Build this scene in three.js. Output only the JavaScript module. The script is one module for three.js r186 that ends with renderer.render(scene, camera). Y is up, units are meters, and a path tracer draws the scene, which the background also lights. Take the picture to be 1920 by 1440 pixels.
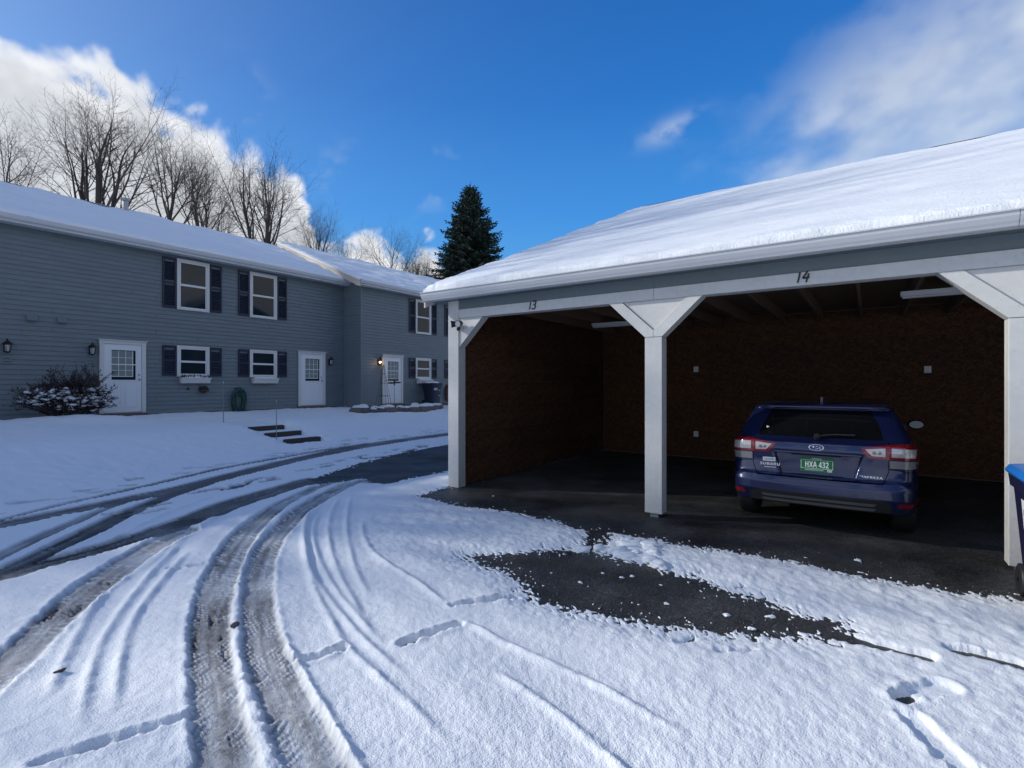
import * as THREE from 'three';
import { mergeGeometries, mergeVertices, toCreasedNormals } from 'three/addons/utils/BufferGeometryUtils.js';
import { RoundedBoxGeometry } from 'three/addons/geometries/RoundedBoxGeometry.js';
import { TextGeometry } from 'three/addons/geometries/TextGeometry.js';
import { FontLoader } from 'three/addons/loaders/FontLoader.js';
import { Brush, Evaluator, ADDITION, SUBTRACTION, INTERSECTION } from 'three-bvh-csg';

// ---------------------------------------------------------------- camera, sky, sun, exposure
// World: x runs along the carport's front, -z runs into the carport (and along the houses), y up, metres.
const scene = new THREE.Scene();
const camera = new THREE.PerspectiveCamera(73.74, 4 / 3, 0.05, 1200);
const YAW = 34.8 * Math.PI / 180;
camera.position.set(0, 1.6, 0);
camera.lookAt(-Math.sin(YAW), 1.6, -Math.cos(YAW));
const renderer = new THREE.WebGLRenderer({ antialias: true });
renderer.toneMapping = THREE.LinearToneMapping;
renderer.toneMappingExposure = 1.02;
renderer.shadowMap.enabled = true;

const sun = new THREE.DirectionalLight(new THREE.Color(1.0, 0.955, 0.88), 3.8);
const TO_SUN = new THREE.Vector3(-1, 0.475, 0.35).normalize();
sun.position.copy(TO_SUN).multiplyScalar(120);
sun.target.position.set(-8, 0, -10);
sun.castShadow = true;
Object.assign(sun.shadow.camera, { left: -70, right: 70, top: 60, bottom: -60, near: 1, far: 300 });
sun.shadow.mapSize.set(4096, 4096);
sun.shadow.radius = 1;
scene.add(sun, sun.target);

// ---------------------------------------------------------------- noise and random numbers
function rng(seed) { let a = seed >>> 0; return () => { a = (a + 0x6d2b79f5) >>> 0; let t = Math.imul(a ^ (a >>> 15), 1 | a); t = (t + Math.imul(t ^ (t >>> 7), 61 | t)) ^ t; return ((t ^ (t >>> 14)) >>> 0) / 4294967296; }; }
const hash3 = (x, y, z) => { let h = Math.imul(x, 374761393) ^ Math.imul(y, 668265263) ^ Math.imul(z, 1274126177); h = Math.imul(h ^ (h >>> 13), 1274126177); return ((h ^ (h >>> 16)) >>> 0) / 4294967295; };
const mix = (a, b, t) => a + (b - a) * t;
const clamp = (v, a = 0, b = 1) => Math.min(b, Math.max(a, v));
const smooth = (a, b, v) => { const t = clamp((v - a) / (b - a)); return t * t * (3 - 2 * t); };
function noise3(x, y, z) {
  const X = Math.floor(x), Y = Math.floor(y), Z = Math.floor(z);
  let u = x - X, v = y - Y, w = z - Z; u = u * u * (3 - 2 * u); v = v * v * (3 - 2 * v); w = w * w * (3 - 2 * w);
  return mix(mix(mix(hash3(X, Y, Z), hash3(X + 1, Y, Z), u), mix(hash3(X, Y + 1, Z), hash3(X + 1, Y + 1, Z), u), v),
    mix(mix(hash3(X, Y, Z + 1), hash3(X + 1, Y, Z + 1), u), mix(hash3(X, Y + 1, Z + 1), hash3(X + 1, Y + 1, Z + 1), u), v), w) * 2 - 1;
}
function noise2(x, y) {
  const X = Math.floor(x), Y = Math.floor(y); let u = x - X, v = y - Y; u = u * u * (3 - 2 * u); v = v * v * (3 - 2 * v);
  return mix(mix(hash3(X, Y, 7), hash3(X + 1, Y, 7), u), mix(hash3(X, Y + 1, 7), hash3(X + 1, Y + 1, 7), u), v) * 2 - 1;
}
function fbm2(x, y, n = 4) { let s = 0, a = 0.5; for (let i = 0; i < n; i++) { s += a * noise2(x, y); x = x * 2.03 + 17.1; y = y * 2.03 + 5.3; a *= 0.5; } return s; }
function fbm3(x, y, z, n = 4) { let s = 0, a = 0.5; for (let i = 0; i < n; i++) { s += a * noise3(x, y, z); x = x * 2.02 + 11.3; y = y * 2.02 + 3.7; z = z * 2.02 + 7.9; a *= 0.5; } return s; }
function lerpTable(t, x) { if (x <= t[0][0]) return t[0][1]; for (let i = 1; i < t.length; i++) if (x <= t[i][0]) return mix(t[i - 1][1], t[i][1], (x - t[i - 1][0]) / (t[i][0] - t[i - 1][0])); return t[t.length - 1][1]; }

// ---------------------------------------------------------------- the sky: blue air, a bank of cumulus over the trees, thin veils elsewhere
{
  const W = 2560, Hh = 1280, data = new Float32Array(W * Hh * 4);
  const bankTop = [[-180, 19], [-150, 14], [-120, 22], [-95, 17], [-70, 24], [-50, 25.5], [-45, 26], [-41.9, 25.7], [-39, 25.6], [-35.7, 26.4], [-34.3, 23.8], [-31.5, 24.2], [-29, 23.6], [-25.6, 22.9], [-23.4, 22.2], [-22, 19.4], [-20.8, 14], [-18.5, 14.0], [-17.4, 16.0], [-16.2, 17.6], [-14.4, 17.4], [-12.8, 15.0], [-11.6, 13.6], [-10.6, 15.4], [-9.6, 16.6], [-8.5, 15.4], [-6.5, 11.5], [-3, 9], [4, 8], [20, 9], [45, 10], [70, 14], [95, 20], [130, 15], [155, 20], [180, 19]];
  const fwd = Math.atan2(-Math.cos(YAW), -Math.sin(YAW));
  for (let j = 0; j < Hh; j++) {
    const e = ((j + 0.5) / Hh - 0.5) * Math.PI, eDeg = e * 180 / Math.PI;
    for (let i = 0; i < W; i++) {
      const k = (j * W + i) * 4; data[k + 3] = 1;
      if (e <= 0) { data[k] = 0.55; data[k + 1] = 0.62; data[k + 2] = 0.75; continue; }
      const phi = ((i + 0.5) / W - 0.5) * 2 * Math.PI, ce = Math.cos(e);
      const x = ce * Math.cos(phi), y = Math.sin(e), z = ce * Math.sin(phi);
      let az = (phi - fwd) * 180 / Math.PI; az = ((az + 540) % 360) - 180;
      // air
      const h = clamp(eDeg / 90);
      const R = lerpTable([[0, 0.24], [0.1, 0.115], [0.2, 0.058], [0.32, 0.026], [0.45, 0.015], [1, 0.012]], h);
      const G = lerpTable([[0, 0.55], [0.1, 0.41], [0.2, 0.285], [0.32, 0.178], [0.45, 0.122], [1, 0.088]], h);
      const B = lerpTable([[0, 0.85], [0.1, 0.82], [0.2, 0.74], [0.32, 0.57], [0.45, 0.44], [1, 0.33]], h);
      const cs = x * TO_SUN.x + y * TO_SUN.y + z * TO_SUN.z, glow = Math.exp((cs - 1) * 9) * 0.35 + 0.05 * Math.max(0, cs) ** 2;
      let r = R + glow * 0.9, g = G + glow * 0.98, b = B + glow * 0.95;
      // cumulus bank
      const tb = lerpTable(bankTop, az);
      if (eDeg < tb + 3.4) {
        const wx = x + 0.05 * noise3(x * 9, y * 9, z * 9), wy = y + 0.05 * noise3(x * 9 + 5, y * 9, z * 9), n1 = fbm3(wx * 11, wy * 13, z * 11, 4), n2 = fbm3(wx * 36 + 9, wy * 42, z * 36, 5);
        const inFrameGap = 1 - 0.92 * smooth(-6, 0, az) * (1 - smooth(40, 55, az));
        const dens = (tb - eDeg) / 3.4 - 0.12 + 1.15 * n1 + 0.85 * n2, depth = (tb - eDeg) / 7 + 0.5 * n1;
        const m = smooth(-0.15, 0.55, dens) * inFrameGap * mix(0.72, 1, smooth(0.1, 0.9, dens));
        const body = fbm3(wx * 8 + 3, wy * 17, z * 8, 4);
        const shade = smooth(0.12, 0.85, depth + 0.35 * body) * (0.35 + 0.65 * smooth(-15, -22, az) + 0.4 * smooth(40, 60, az));
        const lum = mix(1.0 + 0.12 * n2, 0.72 + 0.18 * body + 0.14 * n2, clamp(shade)) * 0.9;
        const cr = lum * (0.95 + 0.03 * (1 - shade)), cg = lum * 0.995, cb = lum * (1.03 + 0.04 * shade);
        r = mix(r, cr, m); g = mix(g, cg, m); b = mix(b, cb, m);
      }
      // thin veils, drawn out and torn
      if (eDeg < 75 && (eDeg > 9 || Math.abs(az) < 50)) {
        const q = fbm3(x * 4.1 + y * 1.3 + 2.2, y * 7.5 - x * 1.4 - z * 1.0, z * 4.1 + 4, 6), q2 = fbm3(x * 15 + y * 5, y * 24 - x * 5, z * 15, 5);
        const right = smooth(17, 34, az - 0.1 * (eDeg - 20) + q * 10 + q2 * 6) * (1 - smooth(21 + 0.3 * (az - 20), 27 + 0.36 * (az - 20), eDeg + q2 * 5 + q * 4)) * (1 - smooth(52, 75, az));
        const others = smooth(-0.22, 0.3, q + 0.4 * q2) * smooth(46, 66, Math.abs(az)) * (1 - smooth(55, 75, eDeg));
        const tiny = smooth(0.22, 0.5, q2 + 0.2 * q) * 0.35 * Math.exp(-(((az + 12) / 7) ** 2) - (((eDeg - 21.5) / 2.4) ** 2)) + smooth(0.05, 0.4, q2) * 0.5 * Math.exp(-(((az + 29) / 2.6) ** 2) - (((eDeg - 26) / 2.2) ** 2)) + smooth(-0.05, 0.3, q2) * 0.45 * Math.exp(-(((az - 17.5) / 3) ** 2) - (((eDeg - 25.4 - (az - 17.5) * 0.2) / 1.0) ** 2));
        const v = clamp(right * (0.56 + 0.55 * q + 0.4 * q2) + others * 0.85 + tiny);
        const lum = 0.76 + 0.14 * q2;
        r = mix(r, lum * 0.94, v * 0.85); g = mix(g, lum, v * 0.85); b = mix(b, lum * 1.06, v * 0.85);
      }
      data[k] = Math.max(0, r); data[k + 1] = Math.max(0, g); data[k + 2] = Math.max(0, b);
    }
  }
  const sky = new THREE.DataTexture(data, W, Hh, THREE.RGBAFormat, THREE.FloatType);
  sky.mapping = THREE.EquirectangularReflectionMapping; sky.magFilter = THREE.LinearFilter; sky.needsUpdate = true;
  scene.background = sky; scene.environment = sky;
}

// ---------------------------------------------------------------- textures and materials
const TEX = {};
function texture(name, size, fill, srgb) {           // fill(u, v) in 0..1 -> [r, g, b] 0..255 or a grey
  const d = new Uint8Array(size * size * 4);
  for (let j = 0; j < size; j++) for (let i = 0; i < size; i++) {
    const c = fill(i / size, j / size), k = (j * size + i) * 4;
    if (typeof c === 'number') d[k] = d[k + 1] = d[k + 2] = clamp(c, 0, 255); else { d[k] = clamp(c[0], 0, 255); d[k + 1] = clamp(c[1], 0, 255); d[k + 2] = clamp(c[2], 0, 255); }
    d[k + 3] = 255;
  }
  const t = new THREE.DataTexture(d, size, size, THREE.RGBAFormat);
  t.wrapS = t.wrapT = THREE.RepeatWrapping; t.magFilter = THREE.LinearFilter; t.minFilter = THREE.LinearMipmapLinearFilter; t.generateMipmaps = true;
  if (srgb) t.colorSpace = THREE.SRGBColorSpace; t.needsUpdate = true;
  return (TEX[name] = t);
}
// tileable noise: value noise on a wrapped lattice
const tnoise = (u, v, n, s) => { const x = u * n, y = v * n, X = Math.floor(x), Y = Math.floor(y); let a = x - X, b = y - Y; a = a * a * (3 - 2 * a); b = b * b * (3 - 2 * b); const hh = (i, j) => hash3(((i % n) + n) % n, ((j % n) + n) % n, s); return mix(mix(hh(X, Y), hh(X + 1, Y), a), mix(hh(X, Y + 1), hh(X + 1, Y + 1), a), b); };
const tfbm = (u, v, n, oct, s) => { let r = 0, a = 0.5, t = 0; for (let i = 0; i < oct; i++) { r += a * tnoise(u, v, n, s + i); t += a; n *= 2; a *= 0.55; } return r / t; };
texture('snowGrain', 512, (u, v) => 255 * (0.55 * tfbm(u, v, 24, 4, 3) + 0.45 * tnoise(u, v, 96, 9)));
texture('asphaltColor', 512, (u, v) => { const f = tnoise(u, v, 200, 21), m = tfbm(u, v, 6, 4, 31); const l = 56 + 44 * (f - 0.5) + 52 * (m - 0.5) + (tnoise(u, v, 250, 77) > 0.88 ? 40 : 0) - (Math.abs(tfbm(u, v, 4, 3, 88) - 0.5) < 0.004 ? 14 : 0); return [l * 1.0, l * 1.0, l * 0.99]; }, true);
texture('asphaltBump', 512, (u, v) => 255 * (0.6 * tnoise(u, v, 160, 41) + 0.4 * tfbm(u, v, 40, 3, 43)));
texture('wetness', 256, (u, v) => 255 * clamp(0.66 + 1.1 * (tfbm(u, v, 5, 4, 51) - 0.5)));
texture('vinyl', 256, (u, v) => { const l = 1 + 0.10 * (tfbm(u, v, 4, 5, 61) - 0.5) + 0.05 * (tnoise(u, v * 8 % 1, 60, 66) - 0.5); return [110 * l, 121 * l, 126 * l]; }, true);
texture('paint', 256, (u, v) => { const l = 1 + 0.045 * (tfbm(u, v, 5, 5, 71) - 0.5) + 0.03 * (tnoise(u, v, 40, 72) - 0.5) - 0.08 * (tnoise(u, v, 90, 74) > 0.94); return [208 * l, 208 * l, 204 * l]; }, true);
texture('bark', 256, (u, v) => { const l = 0.72 + 0.6 * tfbm(u, v, 14, 4, 81); return [82 * l, 72 * l, 66 * l]; }, true);
{ // strand board: short flakes of many browns laid every way
  const S = 1024, cv = document.createElement('canvas'); cv.width = cv.height = S; const c = cv.getContext('2d'), r = rng(5);
  c.fillStyle = 'rgb(122,88,58)'; c.fillRect(0, 0, S, S);
  for (let k = 0; k < 5200; k++) {
    const x = r() * S, y = r() * S, l = 18 + 62 * r(), w = 5 + 15 * r(), a = (r() - 0.5) * 1.5 + (r() < 0.25 ? 1.57 : 0), t = 0.62 + 0.62 * r();
    const rr = 132 * t, gg = (90 + 12 * r()) * t, bb = (58 + 10 * r()) * t; c.fillStyle = `rgb(${rr | 0},${gg | 0},${bb | 0})`;
    for (const [ox, oy] of [[0, 0], [S, 0], [-S, 0], [0, S], [0, -S]]) { c.save(); c.translate(x + ox, y + oy); c.rotate(a); c.fillRect(-l / 2, -w / 2, l, w); c.restore(); }
  }
  const t = new THREE.CanvasTexture(cv); t.wrapS = t.wrapT = THREE.RepeatWrapping; t.colorSpace = THREE.SRGBColorSpace; TEX.strand = t;
}
const rep = (t, x, y = x) => { const c = t.clone(); c.repeat.set(x, y); c.needsUpdate = true; return c; };
const std = (o) => new THREE.MeshStandardMaterial(o), phys = (o) => new THREE.MeshPhysicalMaterial(o);
const rgb = (r, g, b) => new THREE.Color().setRGB(r, g, b);
const M = {
  snowGround: std({ vertexColors: true, roughness: 0.92, bumpMap: rep(TEX.snowGrain, 1.9), bumpScale: 0.0042 }),
  snow: std({ color: rgb(0.84, 0.875, 0.89), roughness: 0.92, bumpMap: rep(TEX.snowGrain, 1.6), bumpScale: 0.009 }),
  snowRoof: std({ color: rgb(0.845, 0.875, 0.89), roughness: 0.93, bumpMap: rep(TEX.snowGrain, 1.0), bumpScale: 0.006 }),
  asphalt: std({ map: rep(TEX.asphaltColor, 0.5), roughnessMap: rep(TEX.wetness, 0.17), roughness: 0.95, bumpMap: rep(TEX.asphaltBump, 1.3), bumpScale: 0.004 }),
  vinyl: std({ map: rep(TEX.vinyl, 0.3), roughness: 0.55 }),
  vinylB: std({ map: rep(TEX.vinyl, 0.37), roughness: 0.5, color: rgb(0.95, 0.955, 0.96) }),
  frieze: std({ map: rep(TEX.vinyl, 0.4), roughness: 0.6 }),
  white: std({ map: rep(TEX.paint, 0.7), roughness: 0.5 }),
  whiteGloss: std({ color: rgb(0.78, 0.78, 0.77), roughness: 0.32 }),
  gutter: std({ color: rgb(0.60, 0.615, 0.63), roughness: 0.42 }),
  tan: std({ color: rgb(0.52, 0.46, 0.38), roughness: 0.6 }),
  shutter: std({ color: rgb(0.012, 0.017, 0.04), roughness: 0.5 }),
  glass: phys({ color: rgb(0.011, 0.020, 0.026), roughness: 0.04, specularIntensity: 0.8 }),
  blind: std({ color: rgb(0.20, 0.235, 0.225), roughness: 0.7 }),
  door: std({ color: rgb(0.74, 0.76, 0.78), roughness: 0.42 }),
  bronze: std({ color: rgb(0.05, 0.04, 0.035), roughness: 0.45, metalness: 0.6 }),
  black: std({ color: rgb(0.018, 0.018, 0.02), roughness: 0.5 }),
  chrome: std({ color: rgb(0.72, 0.73, 0.75), roughness: 0.25, metalness: 0.55 }),
  steel: std({ color: rgb(0.35, 0.36, 0.37), roughness: 0.5, metalness: 0.8 }),
  shingle: std({ color: rgb(0.06, 0.06, 0.065), roughness: 0.95 }),
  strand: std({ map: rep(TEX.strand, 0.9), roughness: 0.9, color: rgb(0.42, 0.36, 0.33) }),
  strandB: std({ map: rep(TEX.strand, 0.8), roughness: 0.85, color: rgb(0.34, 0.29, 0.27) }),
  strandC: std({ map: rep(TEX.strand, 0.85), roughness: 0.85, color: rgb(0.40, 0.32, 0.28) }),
  lumber: std({ color: rgb(0.17, 0.11, 0.075), roughness: 0.85 }),
  timber: std({ color: rgb(0.055, 0.045, 0.04), roughness: 0.95, map: null }),
  concrete: std({ color: rgb(0.26, 0.25, 0.24), roughness: 0.9 }),
  brownSill: std({ color: rgb(0.13, 0.095, 0.085), roughness: 0.9 }),
  bark: std({ map: rep(TEX.bark, 1, 1), roughness: 0.95 }),
  barkDark: std({ color: rgb(0.06, 0.052, 0.047), roughness: 0.95 }),
  twig: std({ color: rgb(0.075, 0.064, 0.058), roughness: 0.95 }),
  needle: std({ color: rgb(0.02, 0.04, 0.026), roughness: 0.9 }),
  needleB: std({ color: rgb(0.03, 0.046, 0.028), roughness: 0.9 }),
  shrubTwig: std({ color: rgb(0.05, 0.032, 0.034), roughness: 0.95 }),
  shrubLeaf: std({ color: rgb(0.045, 0.033, 0.038), roughness: 0.85, side: THREE.DoubleSide }),
  hoseGreen: std({ color: rgb(0.012, 0.075, 0.06), roughness: 0.4 }),
  hoseRed: std({ color: rgb(0.16, 0.045, 0.035), roughness: 0.5 }),
  binNavy: std({ color: rgb(0.011, 0.019, 0.045), roughness: 0.45 }),
  binBlue: std({ color: rgb(0.012, 0.012, 0.05), roughness: 0.4 }),
  lidBlue: std({ color: rgb(0.015, 0.17, 0.55), roughness: 0.4 }),
  rock: std({ color: rgb(0.11, 0.10, 0.095), roughness: 0.9 }),
  rockB: std({ color: rgb(0.16, 0.135, 0.115), roughness: 0.9 }),
  stake: std({ color: rgb(0.16, 0.24, 0.22), roughness: 0.6 }),
};

// ---------------------------------------------------------------- builders
const used = {};
function numbered(n) { const k = used[n] = (used[n] ?? -1) + 1; return k ? `${n}_${String(k).padStart(3, '0')}` : n; }
function tag(o, label, category, group, kind) { o.userData = { ...o.userData, label, category }; if (group) o.userData.group = group; if (kind) o.userData.kind = kind; return o; }
function thing(name, label, category, pos = [0, 0, 0], turn = 0, group) { const o = new THREE.Group(); o.name = numbered(name); o.position.set(...pos); o.rotation.y = turn; scene.add(o); return tag(o, label, category, group); }
function mesh(name, geo, m, parent, top) { const o = new THREE.Mesh(Array.isArray(geo) ? merge(geo) : geo, m); o.name = top ? numbered(name) : name; o.castShadow = o.receiveShadow = true; (parent || scene).add(o); return o; }
function merge(list) {
  const l = list.map((g) => { g = g.index ? g.toNonIndexed() : g.clone(); for (const k of Object.keys(g.attributes)) if (!['position', 'normal', 'uv'].includes(k)) g.deleteAttribute(k); if (!g.attributes.normal) g.computeVertexNormals(); if (!g.attributes.uv) g.setAttribute('uv', new THREE.BufferAttribute(new Float32Array(g.attributes.position.count * 2), 2)); return g; });
  return mergeGeometries(l);
}
function box(x0, x1, y0, y1, z0, z1, r = 0) {             // a box between bounds; uv in metres
  const w = x1 - x0, h = y1 - y0, d = z1 - z0;
  const g = r ? new RoundedBoxGeometry(w, h, d, 2, r) : new THREE.BoxGeometry(w, h, d);
  const p = g.attributes.position, n = g.attributes.normal, uv = g.attributes.uv;
  for (let i = 0; i < p.count; i++) { const ax = Math.abs(n.getX(i)), ay = Math.abs(n.getY(i)), az = Math.abs(n.getZ(i)); if (az >= ax && az >= ay) uv.setXY(i, p.getX(i) + x0, p.getY(i) + y0); else if (ax >= ay) uv.setXY(i, p.getZ(i) + z0, p.getY(i) + y0); else uv.setXY(i, p.getX(i) + x0, p.getZ(i) + z0); }
  return g.translate((x0 + x1) / 2, (y0 + y1) / 2, (z0 + z1) / 2);
}
function extrude(points, depth, bevel = 0) {
  const g = new THREE.ExtrudeGeometry(new THREE.Shape(points.map(([x, y]) => new THREE.Vector2(x, y))), { depth, bevelEnabled: bevel > 0, bevelSize: bevel, bevelThickness: bevel, bevelOffset: -bevel, bevelSegments: 2, steps: 1 });
  return g;
}
function rod(a, b, r0, r1 = r0, sides = 8) {
  const A = new THREE.Vector3(...a), B = new THREE.Vector3(...b), L = A.distanceTo(B);
  const g = new THREE.CylinderGeometry(r1, r0, L, sides, 1); g.translate(0, L / 2, 0);
  g.applyQuaternion(new THREE.Quaternion().setFromUnitVectors(new THREE.Vector3(0, 1, 0), B.clone().sub(A).normalize())); return g.translate(A.x, A.y, A.z);
}
function tube(points, r, segs = 48, sides = 8, closed = false) { return new THREE.TubeGeometry(new THREE.CatmullRomCurve3(points.map((p) => new THREE.Vector3(...p)), closed), segs, r, sides, closed); }

// ---------------------------------------------------------------- the ground: asphalt drive, snow lying on it with tyre tracks, a bank up to the houses
// plan coordinates: X along the carport's front, D into the carport (z = -D)
const EDGE = [[-20, -6.2], [-6, -7.3], [1.6, -8.95], [4.7, -10.3], [7.5, -11.1], [12.5, -11.75], [40, -12.7]];
const STEP_D0 = 7.45, STEP_D1 = 8.5;
function landHeight(X, D) {
  const w = lerpTable(EDGE, D) - X + 0.25 * fbm2(X * 0.5, D * 0.5, 3);
  if (w <= 0) return 0;
  if (X < -27) return 0.6 + 9.2 * smooth(-27, -41, X);
  let h = 0.43 * smooth(0, 3.3, w) + 0.17 * smooth(3, 6.6, w);
  h += smooth(0.3, 2, w) * (0.05 * fbm2(X * 0.7 + 4, D * 0.7, 3));
  h += 0.16 * smooth(0.5, 0, Math.abs(D - 4.3) / 4) * smooth(0.6, 0, Math.abs(X + 16.4) / 2.2);
  const inStep = smooth(STEP_D0 - 0.45, STEP_D0 + 0.02, D) * (1 - smooth(STEP_D1 - 0.02, STEP_D1 + 0.45, D)) * smooth(-17.2, -16.2, X);
  const st = X > -12.33 ? 0.02 : X > -13.23 ? 0.135 : X > -14.08 ? 0.255 : 0.375 + 0.06 * smooth(-14.1, -16, X);
  return mix(h, st, inStep);
}
const LANES = [   // [X, D, half width] along each wheel track; cover = thickness left; bare = how much asphalt shows; tread = tread relief
  { p: [[-1.3, 0.75, 0.1], [-2.2, 1.07, 0.098], [-2.58, 1.22, 0.095], [-3.06, 1.41, 0.094], [-3.49, 1.6, 0.1], [-3.95, 1.84, 0.108], [-4.35, 2.08, 0.115], [-4.78, 2.37, 0.118], [-5.19, 2.68, 0.12], [-5.54, 2.98, 0.118], [-5.91, 3.35, 0.11], [-6.26, 3.73, 0.098], [-6.51, 4.12, 0.09], [-6.79, 4.56, 0.085], [-7.0, 4.97, 0.1]], tread: 1, bare: 0.25, dark: 0.25 },
  { p: [[-1.0, 0.96, 0.1], [-1.9, 1.28, 0.105], [-2.31, 1.43, 0.101], [-2.78, 1.59, 0.098], [-3.29, 1.82, 0.092], [-3.73, 2.05, 0.092], [-4.21, 2.33, 0.1], [-4.62, 2.61, 0.104], [-5.05, 2.97, 0.1], [-5.4, 3.33, 0.104], [-5.75, 3.68, 0.112], [-6.08, 4.13, 0.116], [-6.38, 4.6, 0.11], [-6.62, 5.03, 0.112], [-6.81, 5.49, 0.14]], tread: 1, bare: 0.18, dark: 0.12 },
  { p: [[-2.9, 0.2, 0.11], [-3.6, 0.5, 0.105], [-4.0, 0.78, 0.1], [-4.21, 0.9, 0.1], [-4.42, 1.04, 0.106], [-4.63, 1.18, 0.113], [-4.83, 1.32, 0.125], [-5.04, 1.49, 0.13], [-5.21, 1.64, 0.13], [-5.42, 1.82, 0.125], [-5.57, 1.98, 0.128], [-5.76, 2.18, 0.128], [-6.0, 2.48, 0.13]], tread: 0.8, bare: 0.3 },
  { p: [[-5.72, 0.3, 0.14], [-5.79, 0.81, 0.15], [-5.83, 1.05, 0.155], [-5.92, 1.37, 0.165], [-5.99, 1.69, 0.165], [-6.09, 1.95, 0.16], [-6.2, 2.25, 0.18], [-6.34, 2.55, 0.22], [-6.51, 2.89, 0.22], [-6.66, 3.12, 0.235], [-6.84, 3.43, 0.24], [-6.99, 3.77, 0.24], [-7.1, 4.04, 0.23], [-7.22, 4.35, 0.22], [-7.34, 4.66, 0.22], [-7.5, 5.1, 0.25]], tread: 0.15, bare: 0.5, dark: 0.75 },
  { p: [[-5.4, 0.45, 0.1], [-5.85, 0.96, 0.1], [-6.07, 1.21, 0.105], [-6.31, 1.45, 0.117], [-6.52, 1.64, 0.135], [-6.79, 1.9, 0.145], [-7.01, 2.09, 0.14], [-7.26, 2.31, 0.13], [-7.5, 2.53, 0.12], [-7.72, 2.78, 0.122], [-7.94, 3.03, 0.127], [-8.15, 3.28, 0.132], [-8.35, 3.54, 0.14], [-8.54, 3.82, 0.136], [-8.71, 4.1, 0.14], [-8.9, 4.5, 0.13]], tread: 0.2, bare: 0.5, dark: 0.8 },
  { p: [[-5.9, 0.65, 0.09], [-6.26, 0.98, 0.09], [-6.51, 1.17, 0.088], [-6.78, 1.38, 0.08], [-7.04, 1.6, 0.077], [-7.28, 1.83, 0.075], [-7.53, 2.07, 0.068], [-7.76, 2.28, 0.06], [-7.99, 2.57, 0.05], [-8.17, 2.85, 0.03]], tread: 0, bare: 0.15, dark: 0.35 },
  { p: [[-7.5, 0.5, 0.18], [-7.8, 1.09, 0.18], [-8.0, 1.7, 0.19], [-8.16, 2.41, 0.215], [-8.36, 3.06, 0.22], [-8.62, 3.72, 0.215], [-8.94, 4.36, 0.214], [-9.25, 5.06, 0.24], [-9.57, 5.76, 0.24], [-9.83, 6.38, 0.24], [-10.09, 7.1, 0.26], [-10.32, 7.83, 0.29], [-10.51, 8.58, 0.31], [-10.63, 9.34, 0.33], [-10.7, 10.11, 0.33], [-10.75, 10.87, 0.33], [-10.85, 13, 0.34], [-11, 24, 0.34]], tread: 0, bare: 0.42, dark: 0.7 },
  { p: [[-8.2, 1.47, 0.05], [-8.49, 1.96, 0.052], [-8.76, 2.47, 0.06], [-9.05, 3.03, 0.068], [-9.3, 3.55, 0.074], [-9.59, 4.12, 0.08], [-9.84, 4.63, 0.085], [-10.03, 5.24, 0.092], [-10.19, 5.78, 0.091], [-10.37, 6.4, 0.097], [-10.52, 6.95, 0.092], [-10.64, 7.51, 0.102], [-10.76, 8.13, 0.096], [-10.87, 8.9, 0.098]], tread: 0, bare: 0.6, dark: 0.8 },
];
// drags and scrapes of boots and twigs: bare streaks
const drag = (pts, w, bare = 0.9, berm = 1) => LANES.push({ p: pts.map(([x, d], i) => [x, d, w * (pts.length > 2 || i ? 1 : 0.8)]), tread: 0, bare, berm, short: 1 });
drag([[-2.31, 2.19], [-2.25, 2.37], [-2.19, 2.55]], 0.022, 0.95); drag([[-2.315, 2.165], [-2.295, 2.22]], 0.036, 1);
drag([[-2.67, 1.67], [-2.6, 1.8], [-2.56, 1.92]], 0.02, 0.7); drag([[-2.58, 1.84], [-2.56, 1.9]], 0.028, 0.9);
drag([[-2.74, 1.37], [-2.67, 1.48]], 0.016, 0.5); drag([[-2.82, 0.62], [-2.72, 0.88], [-2.62, 1.11]], 0.02, 0.15);
drag([[-2.41, 2.74], [-2.27, 2.93], [-2.13, 3.12]], 0.024, 0.55); drag([[-0.2, 3.85], [0.06, 3.81], [0.28, 3.8]], 0.045, 1, 0);
drag([[0.43, 3.99], [0.5, 4.01]], 0.05, 1, 0); drag([[0.55, 4.01], [0.68, 3.99]], 0.06, 1, 0); drag([[0.13, 3.2], [0.17, 3.28]], 0.035, 0.9); drag([[0.2, 3.32], [0.32, 3.46]], 0.06, 0.05);
drag([[0.17, 3.06], [0.25, 2.9], [0.32, 2.78]], 0.05, 0.03); drag([[-0.9, 3.25], [-0.95, 3.12]], 0.012, 1, 0.2); drag([[-0.72, 3.17], [-0.55, 3.3]], 0.008, 0.8, 0.2);
drag([[-4.83, 2.05], [-4.76, 2.12]], 0.02, 0.9, 0.3); drag([[-4.9, 1.93], [-4.84, 1.99]], 0.016, 0.9, 0.3); drag([[-4.72, 2.2], [-4.64, 2.26]], 0.018, 0.9, 0.3);
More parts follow.
